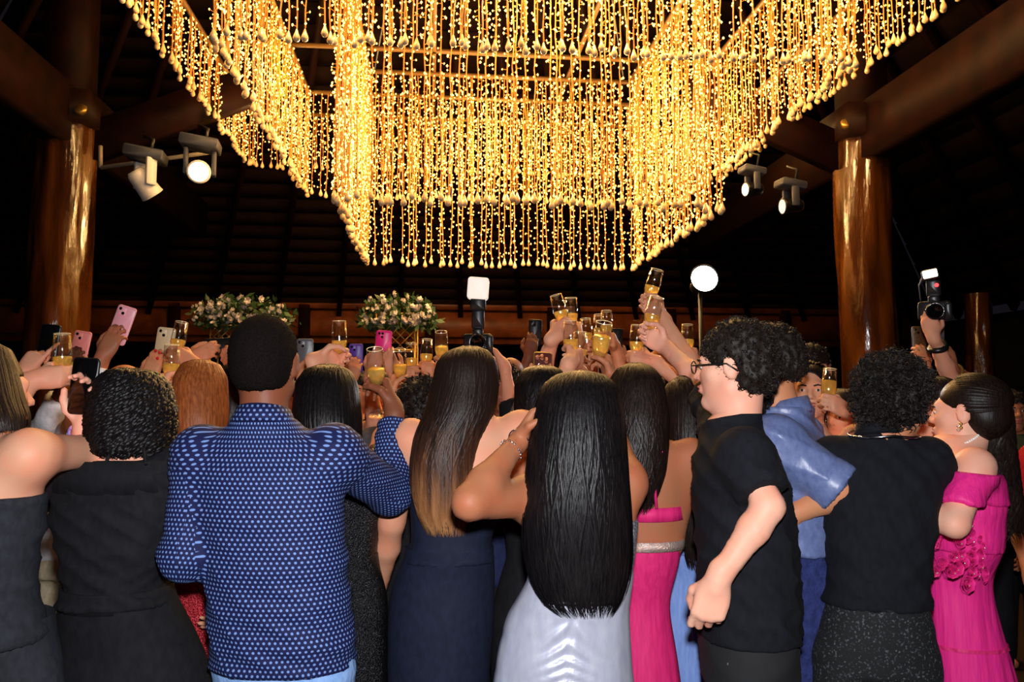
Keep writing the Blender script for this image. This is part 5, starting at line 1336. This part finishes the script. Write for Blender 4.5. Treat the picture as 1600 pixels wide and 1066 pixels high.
p15.cap_hair(HBlk, [((0, -.012, .050), (.098, .104, .092)), ((0, -.05, .0), (.092, .078, .082))], cuts=[((0, .06, -.125), (.15, .16, .085))], tuft=(2700, .024, .0028), curl=.011, noise=.006, npts=7)
MB().ball(p15.hc + p15.HR @ V(.083, -.006, -.034), .005, 8, 6).build('earring', silver, p15.root, True, p15.root_loc)

# --- off-shoulder magenta gown
p16 = Person('woman in an off-shoulder hot pink gown with pearl necklace and half-up dark hair', 1508, 582, 2.42, 'f', yaw=80, hyaw=46, low=1.08, skinm=SK['pale'], x=1.355, girth=1.06, hb=1.05, arm_r=1.0,
             arms=dict(L=dict(w=P(1408, 790, 2.36), hint=P(1492, 820, 2.19), free=True, pose='relax', z=V(-1, .15, -.1), x=V(0, 0, 1)), R=dict(w=P(1420, 800, 2.75), hint=P(1480, 800, 2.8), pose='relax')))
p16.garment('gown_bodice', C_magenta, .010, hem=1.055, top=1.245, fold=(.003, 22), seed=31)
p16.garment('off_shoulder_band', C_magenta, .018, sleeves=dict(L=.75, R=.75), sl_infl=.012, fold=(.002, 40), seed=33, res=.009, cut=[(V(1.33, 0, 1.292), V(.10, 0, 1)), (V(1.33, 0, 1.200), V(-.10, 0, -1))])
p16.skirt('gown_skirt', C_magenta, [(852, 1450, 1532), (900, 1452, 1542), (960, 1456, 1556), (1010, 1460, 1570), (1066, 1464, 1588)], pleat=(15, .03), seed=15, join=(1.06, .012))
p16.skirt('tier_seam', C_pink, [(1004, 1458, 1571), (1010, 1458, 1572)], hem=False, pleat=(15, .03), seed=15)
rg = np.random.default_rng(5); rose = MB()
for k in range(7): rose.lathe([(.002 + .0028 * k, .004 * (k % 2)), (.0035 + .0028 * k, .010 - .001 * k)], 8)
rd = rose.data('rose_applique', C_magenta, True)
bead_d = MB().ball((0, 0, 0), .0028, 6, 4).data('bead', rhine, True)
for k in range(46):
    px_, py_ = rg.uniform(1452, 1545), rg.uniform(800, 888) if rg.random() < .75 else rg.uniform(880, 915)
    cx0 = 1495; yy = 2.42 - .165 * math.sqrt(max(0, 1 - ((px_ - cx0) / 62) ** 2)) - .01
    o = link('rose_applique', rd, p16.root, P(px_, py_, yy) - p16.root_loc); o.rotation_euler = (R(90) + rg.uniform(-.3, .3), 0, (px_ - cx0) / 62 * .9); s_ = rg.uniform(.6, 1.25); o.scale = (s_, s_, s_)
    if k % 2 == 0: link('bead', bead_d, p16.root, P(px_ + 4, py_ + 3, yy - .008) - p16.root_loc)
p16.neck_ring('pearl_necklace', pearl, .070, tube=.0042, beads=64, c=p16.neck + V(0, 0, .005), tilt=.45)
T = lambda x, y, z: p16.hc + p16.HR @ (V(x, y, z) * p16.hs)
er = empty('earring', (0, 0, 0)); er.parent = p16.root
for k in range(4): MB().ball(T(-.088, -.004 + .007 * (k % 2), -.030 - .006 * k), .0052 + .001 * (k % 2), 8, 5).build('stone', rhine if k % 2 else gold_metal, er, True, p16.root_loc)
hb = p16.cap_hair(HDk, [((0, -.022, .040), (.081, .100, .084)), ((0, -.055, -.010), (.076, .072, .075))], tuft=(0, 0, 0), noise=0); p16.swept_hair(HDk, hb, n=340, seed=16)
p16.ring_hair(HDk, [(592, 1514, 1540, .0, .03), (606, 1508, 1560, .0, .07), (640, 1514, 1570, .0, .085), (670, 1522, 1572, .0, .08), (700, 1528, 1574, .0, .07), (740, 1534, 1580, .02, .07), (800, 1540, 1592, .03, .06), (850, 1552, 1600, .03, .035)], n=420, lw=.0045, npts=22, wave=(.018, 3.5), rag=.25, seed=16, gap=0)
for k in range(9): MB().ball(P(1539 + 2.4 * k, 602 + 5.6 * k, 2.36), .0055, 6, 5).build('hairpiece_bead', pearl, p16.root, True, p16.root_loc)
# ------------------------------------------------------------------ guests further in
def mid(label, px, py, Y, sex='m', yaw=180, arms=None, top=C_black, hair='short', hm=None, sk='tan', sleeves=None, bottom=None, **k):
    p = Person(label, px, py, Y, sex, yaw, arms=arms, skinm=SK[sk], fine=False, hair_top=.03 if hair != 'bald' else 0, **k)
    if sex == 'f' and bottom is None:
        p.garment('dress', top, .010, top=p.H * .775, sleeves=sleeves, res=.018, fold=(.003, 18), seed=abs(int(px)) % 50, legs=.03)
    else:
        p.garment('shirt', top, .018, hem=p.H * .50, top=p.H * .845, sleeves=sleeves or dict(L=.7, R=.7), straight=.5, res=.018, fold=(.004, 18), seed=abs(int(px)) % 50)
        p.garment('trousers', bottom or C_black, .014, top=p.H * .56, legs=.05, res=.022, fold=None)
    hm = hm or HBlk
    if hair == 'short': p.cap_hair(hm, [((0, -.020, .044), (.082, .102, .084)), ((0, -.05, .0), (.076, .076, .080))], cuts=[((0, .03, -.13), (.14, .20, .078))], res=.011, tuft=(350, .014, .004), seed=abs(int(px)))
    elif hair == 'curly': p.cap_hair(hm, [((0, -.016, .046), (.098, .108, .096)), ((0, -.05, -.02), (.092, .080, .090))], res=.011, tuft=(900, .022, .0045), curl=.011, noise=.005, seed=abs(int(px)))
    elif hair == 'long':
        c = p.hc; b = p.f * -1; w = lambda z, hw, o, hd: (c[2] + z, c[0] + b[0] * o, hw, c[1] + b[1] * o - c[1], hd)
        p.ring_hair(hm, [w(.125, .02, .01, .02), (w(.112, .055, .01, .06)), w(.07, .085, .015, .10), w(0, .092, .03, .10), w(-.10, .10, .06, .075), w(-.20, .10, .09, .05), w(-.30, .07, .10, .03)], world=True, n=220, lw=.009, npts=10, seed=abs(int(px)), gap=62, hair_line=.05)
    return p


def pr(px, py, Y, side='R', dirx=0., kind='glass', hx=None, hs=.95, z=None, x=None, hint=None, **k):
    """an arm that lifts something at a pixel and depth"""
    return grip(P(px, py, Y), z if z is not None else V(dirx, .55, .75), x if x is not None else V(0, 0, 1), side, kind, hs, hint if hint is not None else P(px + 20, py + 120, Y), **k)


CASE = lambda n, *c: mat('phone_case_' + n, srgb(*c), .35)
BK = lambda sx=1: dict(z=V(.6 * sx, .05, .8), x=V(-.8 * sx, .05, .6))     # back of the hand to the viewer, fingers up

# wavy-haired woman with a lit phone, in front of the toast
p9 = Person('woman with short wavy black hair filming with a lit phone above her head', 845, 573, 2.64, 'f', skinm=SK['tan'], girth=.92, arms=dict(L=grip(P(848, 566, 2.92), V(.15, .10, 1), V(-1, .05, .1), 'L', 'phone', .9, hint=P(800, 690, 2.8)), R=dict(w=P(880, 800, 2.8), hint=P(890, 760, 2.7), pose='relax')))
p9.ring_hair(HB, [(571, 836, 858, 0, .02), (578, 818, 876, 0, .07), (600, 807, 884, 0, .10), (640, 806, 884, -.02, .10), (668, 810, 878, -.03, .09), (690, 820, 866, -.04, .06)], n=360, lw=.006, npts=18, wave=(.012, 2.5), seed=19, rag=.2)
p9.garment('dress', C_black, .010, top=1.24, res=.016, fold=(.003, 18), legs=.03)
phone('phone with a gold rim and lit screen held level above the wavy black hair', P(848, 564, 2.925), V(1, .1, -.05), V(0, -1, .15), gold_metal, .066, .072 * 1.0, True)

# woman behind the magenta gown
p17 = Person('woman in profile behind the off-shoulder pink gown, dark hair falling beside her cheek', 1458, 590, 2.74, 'f', yaw=70, hyaw=78, skinm=SK['light'], girth=.95, hair_top=.025)
p17.ring_hair(HDk, [(588, 1452, 1472, .0, .02), (596, 1438, 1490, .0, .07), (615, 1436, 1498, .01, .10), (650, 1444, 1500, .02, .10), (700, 1450, 1500, .03, .09), (760, 1455, 1500, .03, .06)], n=260, lw=.007, npts=14, wave=(.010, 2), seed=17, gap=58)
p17.garment('dress', C_magenta, .010, top=1.22, res=.016, fold=(.003, 18), legs=.03)

# woman facing the camera with a glass at her lips
g18 = grip(P(1293, 632, 2.98), V(-.75, -.35, .35), V(-.05, .05, 1), 'L', 'glass', .9, hint=P(1360, 680, 3.05))
p18 = Person('young woman facing the camera, dark hair pulled back, a glass near her cheek', 1264, 562, 3.15, 'f', yaw=172, hyaw=160, skinm=SK['olive'], girth=.92, hair_top=.02, arms=dict(L=g18))
hb = p18.cap_hair(HDk, [((0, -.022, .040), (.080, .099, .083)), ((0, -.05, -.02), (.074, .076, .080))], cuts=[((0, .125, .022), (.062, .075, .085))], tuft=(0, 0, 0), noise=.0); p18.swept_hair(HDk, hb, n=160, lw=.006, seed=18)
p18.garment('dress', C_blkseq, .010, top=1.24, res=.016, fold=(.003, 18), legs=.03)
glass_in(p18, 'L', 'glass of wine held before the cheek of the woman facing the camera', 2)
mid('man with a shaved fade seen from behind, above the woman facing the camera', 1268, 532, 3.75, 'm', -50, hyaw=-60, sk='tan', top=C_black, hm=HCo)

# far left: hands with phones and glass
pA = mid('guest hidden behind the brown-haired woman, reaching out with a phone and a glass', -12, 560, 2.62, 'f', -20, dict(R=pr(99, 590, 2.44, 'R', z=V(.92, .25, .12), x=V(-.22, .0, .95), hint=P(20, 690, 2.45)), L=pr(72, 548, 2.86, 'L', kind='phone', z=V(.55, .1, .8), x=V(.75, -.1, -.55), hint=P(-20, 640, 2.8), pose='point')), sk='light', hair='long', hm=HDk, top=C_green)
glass_in(pA, 'R', 'tilted glass beside the brown-haired woman at the left edge, stem showing', 0)
phone('black phone tapped by a pointing finger in front of the left log column', P(76, 538, 2.90), V(.10, .05, 1), V(.1, -1, 0), black, .072, .150)
pB = mid('dark-skinned man in a white shirt holding a coral phone in front of his face', 110, 580, 3.55, 'm', 175, dict(R=pr(124, 552, 3.30, 'R', kind='phone', hint=P(110, 690, 3.3), **BK(.5))), sk='deep', top=C_white, bottom=C_beige, sleeves=dict(R=1.5, L=1.5))
phone('coral pink phone raised in a dark hand left of the white sleeve', P(125, 545, 3.31), V(.16, .05, 1), V(0, 1, .05), CASE('coral', 240, 140, 130))
phone('small yellow phone glowing between the tilted glass and the big black phone', P(107, 588, 3.0), V(.05, .05, 1), V(.6, 1, 0), CASE('yellow', 235, 200, 40), .070, .110)
pC = mid('bald man with spectacles in a white shirt, one arm stretched up', 192, 570, 3.2, 'm', 178, dict(R=pr(184, 520, 3.05, 'R', kind='phone', hint=P(135, 640, 3.05), **BK(.6))), sk='brown', hair='bald', top=C_white, sleeves=dict(R=1.82, L=1.8))
T = lambda x, y, z: pC.hc + pC.HR @ (V(x, y, z) * pC.hs)
MB().tube([T(.034 + .022 * cos(a), .106, .006 + .016 * sin(a)) for a in np.linspace(0, 2 * pi, 19)], .0024, 6, False).tube([T(-.034 + .022 * cos(a), .106, .006 + .016 * sin(a)) for a in np.linspace(0, 2 * pi, 19)], .0024, 6, False).build('spectacles', silver, pC.root, True, pC.root_loc)
phone('pale pink phone held highest on the left by a white-sleeved arm', P(190, 508, 3.075), V(.30, .05, 1), V(0, 1, .05), CASE('pink', 250, 170, 180), .076, .155)
pD = mid('guest with red nails holding a cream phone behind the curly bob', 258, 586, 3.35, 'f', 175, dict(R=pr(248, 556, 3.12, 'R', kind='phone', hint=P(235, 690, 3.2), **BK(.4)), L=pr(272, 556, 3.05, 'L', hint=P(300, 680, 3.2), z=V(-.5, -.6, .35))), sk='tan', hair='long', hm=HDk, top=C_purple)
for dx, dy in ((243, 548), (249, 551), (246, 560)): MB().ball(P(dx, dy, 3.075), .006, 8, 5).build('red_nail', C_red, pD.root, True, pD.root_loc)
phone('cream phone with lenses behind the twin glasses near the auburn hair', P(257, 541, 3.14), V(.12, 0, 1), V(0, 1, 0), CASE('cream', 214, 190, 150), .074, .150)
glass_in(pD, 'L', 'empty-topped glass behind the auburn-haired woman\'s own glass', 0)
pE = mid('guest holding a dark phone sideways in both hands under the left flowers', 350, 582, 3.45, 'm', 172, dict(R=pr(334, 545, 3.22, 'R', kind='phone', hint=P(312, 660, 3.3), z=V(.85, .1, .5), x=V(-.5, .1, .85)), L=pr(352, 552, 3.22, 'L', kind='phone', hint=P(380, 660, 3.3), z=V(-.8, .1, .6), x=V(.5, .1, .85))), sk='tan', top=C_black)
phone('dark phone held sideways in two hands left of the polka-dot guest\'s head', P(343, 542, 3.25), V(1, .05, .05), V(0, 1, 0), black, .072, .13)
pF = mid('guest with a grey phone just behind the polka-dot guest\'s ear', 466, 590, 3.55, 'f', 176, dict(L=pr(474, 570, 3.35, 'L', kind='phone', hint=P(500, 680, 3.4), **BK(-.4))), sk='tan', hair='long', hm=HDk, top=C_purple)
phone('grey phone peeking out beside the polka-dot guest\'s ear', P(476, 557, 3.36), V(.0, 0, 1), V(0, 1, 0), CASE('grey', 92, 92, 96))
pG = mid('dark-haired guest far back holding a purple phone', 556, 574, 4.35, 'm', 180, dict(R=pr(556, 566, 4.1, 'R', kind='phone', hint=P(540, 660, 4.2), **BK(.3))), sk='tan', top=C_black)
phone('purple phone between the level glass and the magenta phone', P(556, 560, 4.12), V(0, 0, 1), V(0, 1, 0), CASE('purple', 96, 62, 170))
pH = mid('guest holding a magenta phone in both hands below the gilt lattice', 600, 577, 3.95, 'f', 178, dict(R=pr(592, 552, 3.70, 'R', kind='phone', hint=P(570, 660, 3.8), **BK(.5)), L=pr(607, 553, 3.70, 'L', kind='phone', hint=P(630, 660, 3.8), **BK(-.5))), sk='light', hair='long', hm=HDk, top=C_grey)
phone('bright magenta phone held upright in two hands below the gilt lattice', P(599, 541, 3.73), V(.06, 0, 1), V(0, 1, .03), CASE('magenta', 245, 40, 130), .076, .150, lenses=3)
pI = mid('guest with short curly brown hair between the polka-dot shirt and the ombre hair', 660, 592, 2.98, 'f', 10, dict(L=pr(627, 596, 3.15, 'L', hint=P(610, 680, 3.0)), R=pr(690, 566, 3.3, 'R', hint=P(700, 660, 3.1))), sk='tan', hair='curly', hm=HCo, top=C_black)
glass_in(pI, 'L', 'glass just right of the polka-dot guest\'s large glass', 1); glass_in(pI, 'R', 'glass rim showing at the edge of the ombre hair', 1)
pJ = mid('guest facing the camera behind the small row of glasses left of the ombre hair', 640, 585, 3.65, 'm', 180, dict(R=pr(644, 585, 3.40, 'R', hint=P(620, 680, 3.5), z=V(.3, -.8, .2)), L=pr(664, 578, 3.45, 'L', hint=P(690, 680, 3.5), z=V(-.3, -.8, .2))), sk='tan', top=C_grey)
glass_in(pJ, 'R', 'middle glass of the small row left of the ombre hair', 1); glass_in(pJ, 'L', 'glass of the small row closest to the ombre hair', 1)
# photographer
pK = mid('photographer facing us behind a raised camera and tall flash', 748, 572, 3.95, 'm', 180, dict(R=pr(733, 542, 3.74, 'R', kind='phone', hint=P(690, 640, 3.8), z=V(.5, .3, .8), x=V(.3, .6, .5)), L=pr(764, 546, 3.74, 'L', kind='phone', hint=P(800, 640, 3.8), z=V(-.5, .3, .8), x=V(-.3, .6, .5))), sk='light', top=C_black, sleeves=dict(L=1.3, R=1.3))
slr_camera('black camera with upright flash and white diffuser aimed at the viewer', P(747, 537, 3.72), V(.0, -1, -.02), 'tall', 1.0)
mid('dark-skinned man with receding hair looking over the raised arm', 797, 559, 4.2, 'm', 175, None, sk='dark', hair='bald', top=C_black)
mid('curly-haired man facing us beside the navy sleeve', 783, 566, 3.8, 'm', 185, None, sk='brown', hair='curly', hm=HCo, top=C_grey, headscale=.92)
pL = mid('guest far back lifting a dark phone over the crowd', 826, 572, 4.6, 'm', 180, dict(R=pr(832, 528, 4.35, 'R', kind='phone', hint=P(800, 620, 4.4), **BK(.3))), sk='dark', top=C_black)
phone('dark phone with two lenses lifted left of the raised forearm', P(836, 520, 4.37), V(.05, 0, 1), V(0, 1, 0), black, .074, .150)
# toast cluster
pM = mid('man in a navy short-sleeved shirt stretching a bare arm up to the toast', 744, 560, 3.02, 'm', -8, dict(R=pr(883, 512, 3.12, 'R', hint=P(835, 625, 3.02), z=V(.70, .3, .58), x=V(-.5, 0, .75), hs=1.0)), sk='light', top=C_navyshirt, sleeves=dict(R=.72, L=.7), arm_r=1.15)
glass_in(pM, 'R', 'tall glass in the bare arm\'s fist, clinking highest over the toast', 1)
pN = mid('guest hidden behind the wavy black hair, arm straight up in the toast', 852, 590, 3.10, 'm', 0, dict(R=pr(892, 516, 3.24, 'R', hint=P(880, 620, 3.2), z=V(.1, .8, .5), hs=1.0)), sk='tan', top=C_black)
glass_in(pN, 'R', 'glass clinking just below and right of the highest glass over the toast', 1)
pO = mid('guest facing us behind the cluster of three tall glasses', 925, 580, 3.85, 'm', 180, dict(R=pr(917, 545, 3.50, 'R', hint=P(880, 650, 3.6), z=V(.2, -.9, .2)), L=pr(947, 532, 3.55, 'L', hint=P(990, 650, 3.6), z=V(-.2, -.9, .25))), sk='tan', top=C_black)
glass_in(pO, 'R', 'tall glass leaning left in the middle of the toast', 1); glass_in(pO, 'L', 'rearmost tall glass in the middle of the toast', 1)
pP = mid('guest facing us at the back of the toast, right of the tall glasses', 965, 584, 4.0, 'f', 180, dict(R=pr(936, 536, 3.70, 'R', hint=P(920, 650, 3.8), z=V(-.2, -.9, .25)), L=pr(968, 548, 3.75, 'L', kind='phone', hint=P(1000, 650, 3.8), **BK(-.4))), sk='brown', hair='long', hm=HDk, top=C_purple)
glass_in(pP, 'R', 'tall glass seen through another, centre of the toast', 1)
phone('small dark phone raised behind the rearmost toast glass', P(962, 536, 3.77), V(0, 0, 1), V(0, 1, 0), black, .070, .140)
pQ = mid('guest in a white shirt hidden behind the baby-blue gown, arm reaching into the toast', 1078, 592, 3.08, 'm', 18, dict(L=pr(992, 562, 3.08, 'L', hint=P(1040, 650, 3.0), z=V(-.90, .35, .12), hs=.98)), sk='light', top=C_white, sleeves=dict(L=1.25, R=1.2), hm=HCo, sh=.15)
glass_in(pQ, 'L', 'short wide glass held from the right by a white-sleeved arm', 1)
pR = mid('guest facing us behind the glasses under the studio light', 1048, 580, 3.6, 'm', 180, dict(R=pr(1032, 565, 3.35, 'R', hint=P(1000, 660, 3.4), z=V(.3, -.9, .2)), L=pr(1074, 556, 3.38, 'L', hint=P(1110, 660, 3.4), z=V(-.3, -.9, .2))), sk='light', top=C_black)
glass_in(pR, 'R', 'glass low in the toast beneath the two raised arms', 1); glass_in(pR, 'L', 'glass beside the young man\'s spectacles, under the studio light', 1)
pS = mid('guest far back with a glass, just left of the spectacled young man', 1086, 584, 4.0, 'f', 180, dict(R=pr(1056, 568, 3.72, 'R', hint=P(1040, 660, 3.8), z=V(-.2, -.9, .2))), sk='tan', hair='long', hm=HDk, top=C_grey)
glass_in(pS, 'R', 'small glass far back between the raised arm and the spectacles', 1)
# right side
pT = mid('person lifting a flash camera overhead behind the round afro', 1425, 590, 3.55, 'f', 178, dict(L=pr(1450, 488, 3.42, 'L', kind='phone', hint=P(1490, 600, 3.5), z=V(-.15, .1, 1), x=V(.8, -.4, .1), hs=.95)), sk='light', top=C_black, hair='long', hm=HDk)
pT.wristband('L', black, .06, tube=.014, name='camera_strap')
slr_camera('camera with lit flash and red lamp held overhead at the right', P(1460, 486, 3.42), V(-.45, -.9, -.1), 'small', .95)
pU = mid('guest raising a phone beside the overhead camera, gold bangle on the arm', 1512, 588, 3.95, 'f', 182, dict(R=pr(1472, 542, 3.75, 'R', kind='phone', hint=P(1500, 600, 3.8), z=V(-.2, .1, 1), x=V(-.9, 0, -.2))), sk='brown', hair='long', hm=HDk, top=C_black)
pU.wristband('R', gold_metal, .04, tube=.006, name='bangle'); phone('grey phone in the hand with the gold bangle', P(1464, 530, 3.77), V(.05, 0, 1), V(0, 1, 0), CASE('grey', 92, 92, 96), .070, .14)
pV = mid('guest hidden behind the afro, one hand up with a phone', 1408, 600, 4.1, 'm', 180, dict(L=pr(1434, 545, 3.9, 'L', kind='phone', hint=P(1450, 640, 3.9), **BK(-.3))), sk='tan', top=C_black)
phone('brown-backed phone left of the overhead camera\'s wrist', P(1436, 532, 3.92), V(0, 0, 1), V(0, 1, 0), CASE('brown', 96, 66, 40), .072, .14)
mid('person in a red shirt at the right edge', 1700, 585, 3.1, 'm', 150, None, top=C_red, sk='tan')
mid('dim guest in olive behind the pink gown\'s long curls', 1578, 605, 4.6, 'm', 170, None, top=C_green, sk='brown')
mid('guest in pink sequins glimpsed between the blue jeans and the dusty trousers', 1318, 602, 3.3, 'f', 165, None, top=C_pink, sk='light', hair='long', hm=HDk)
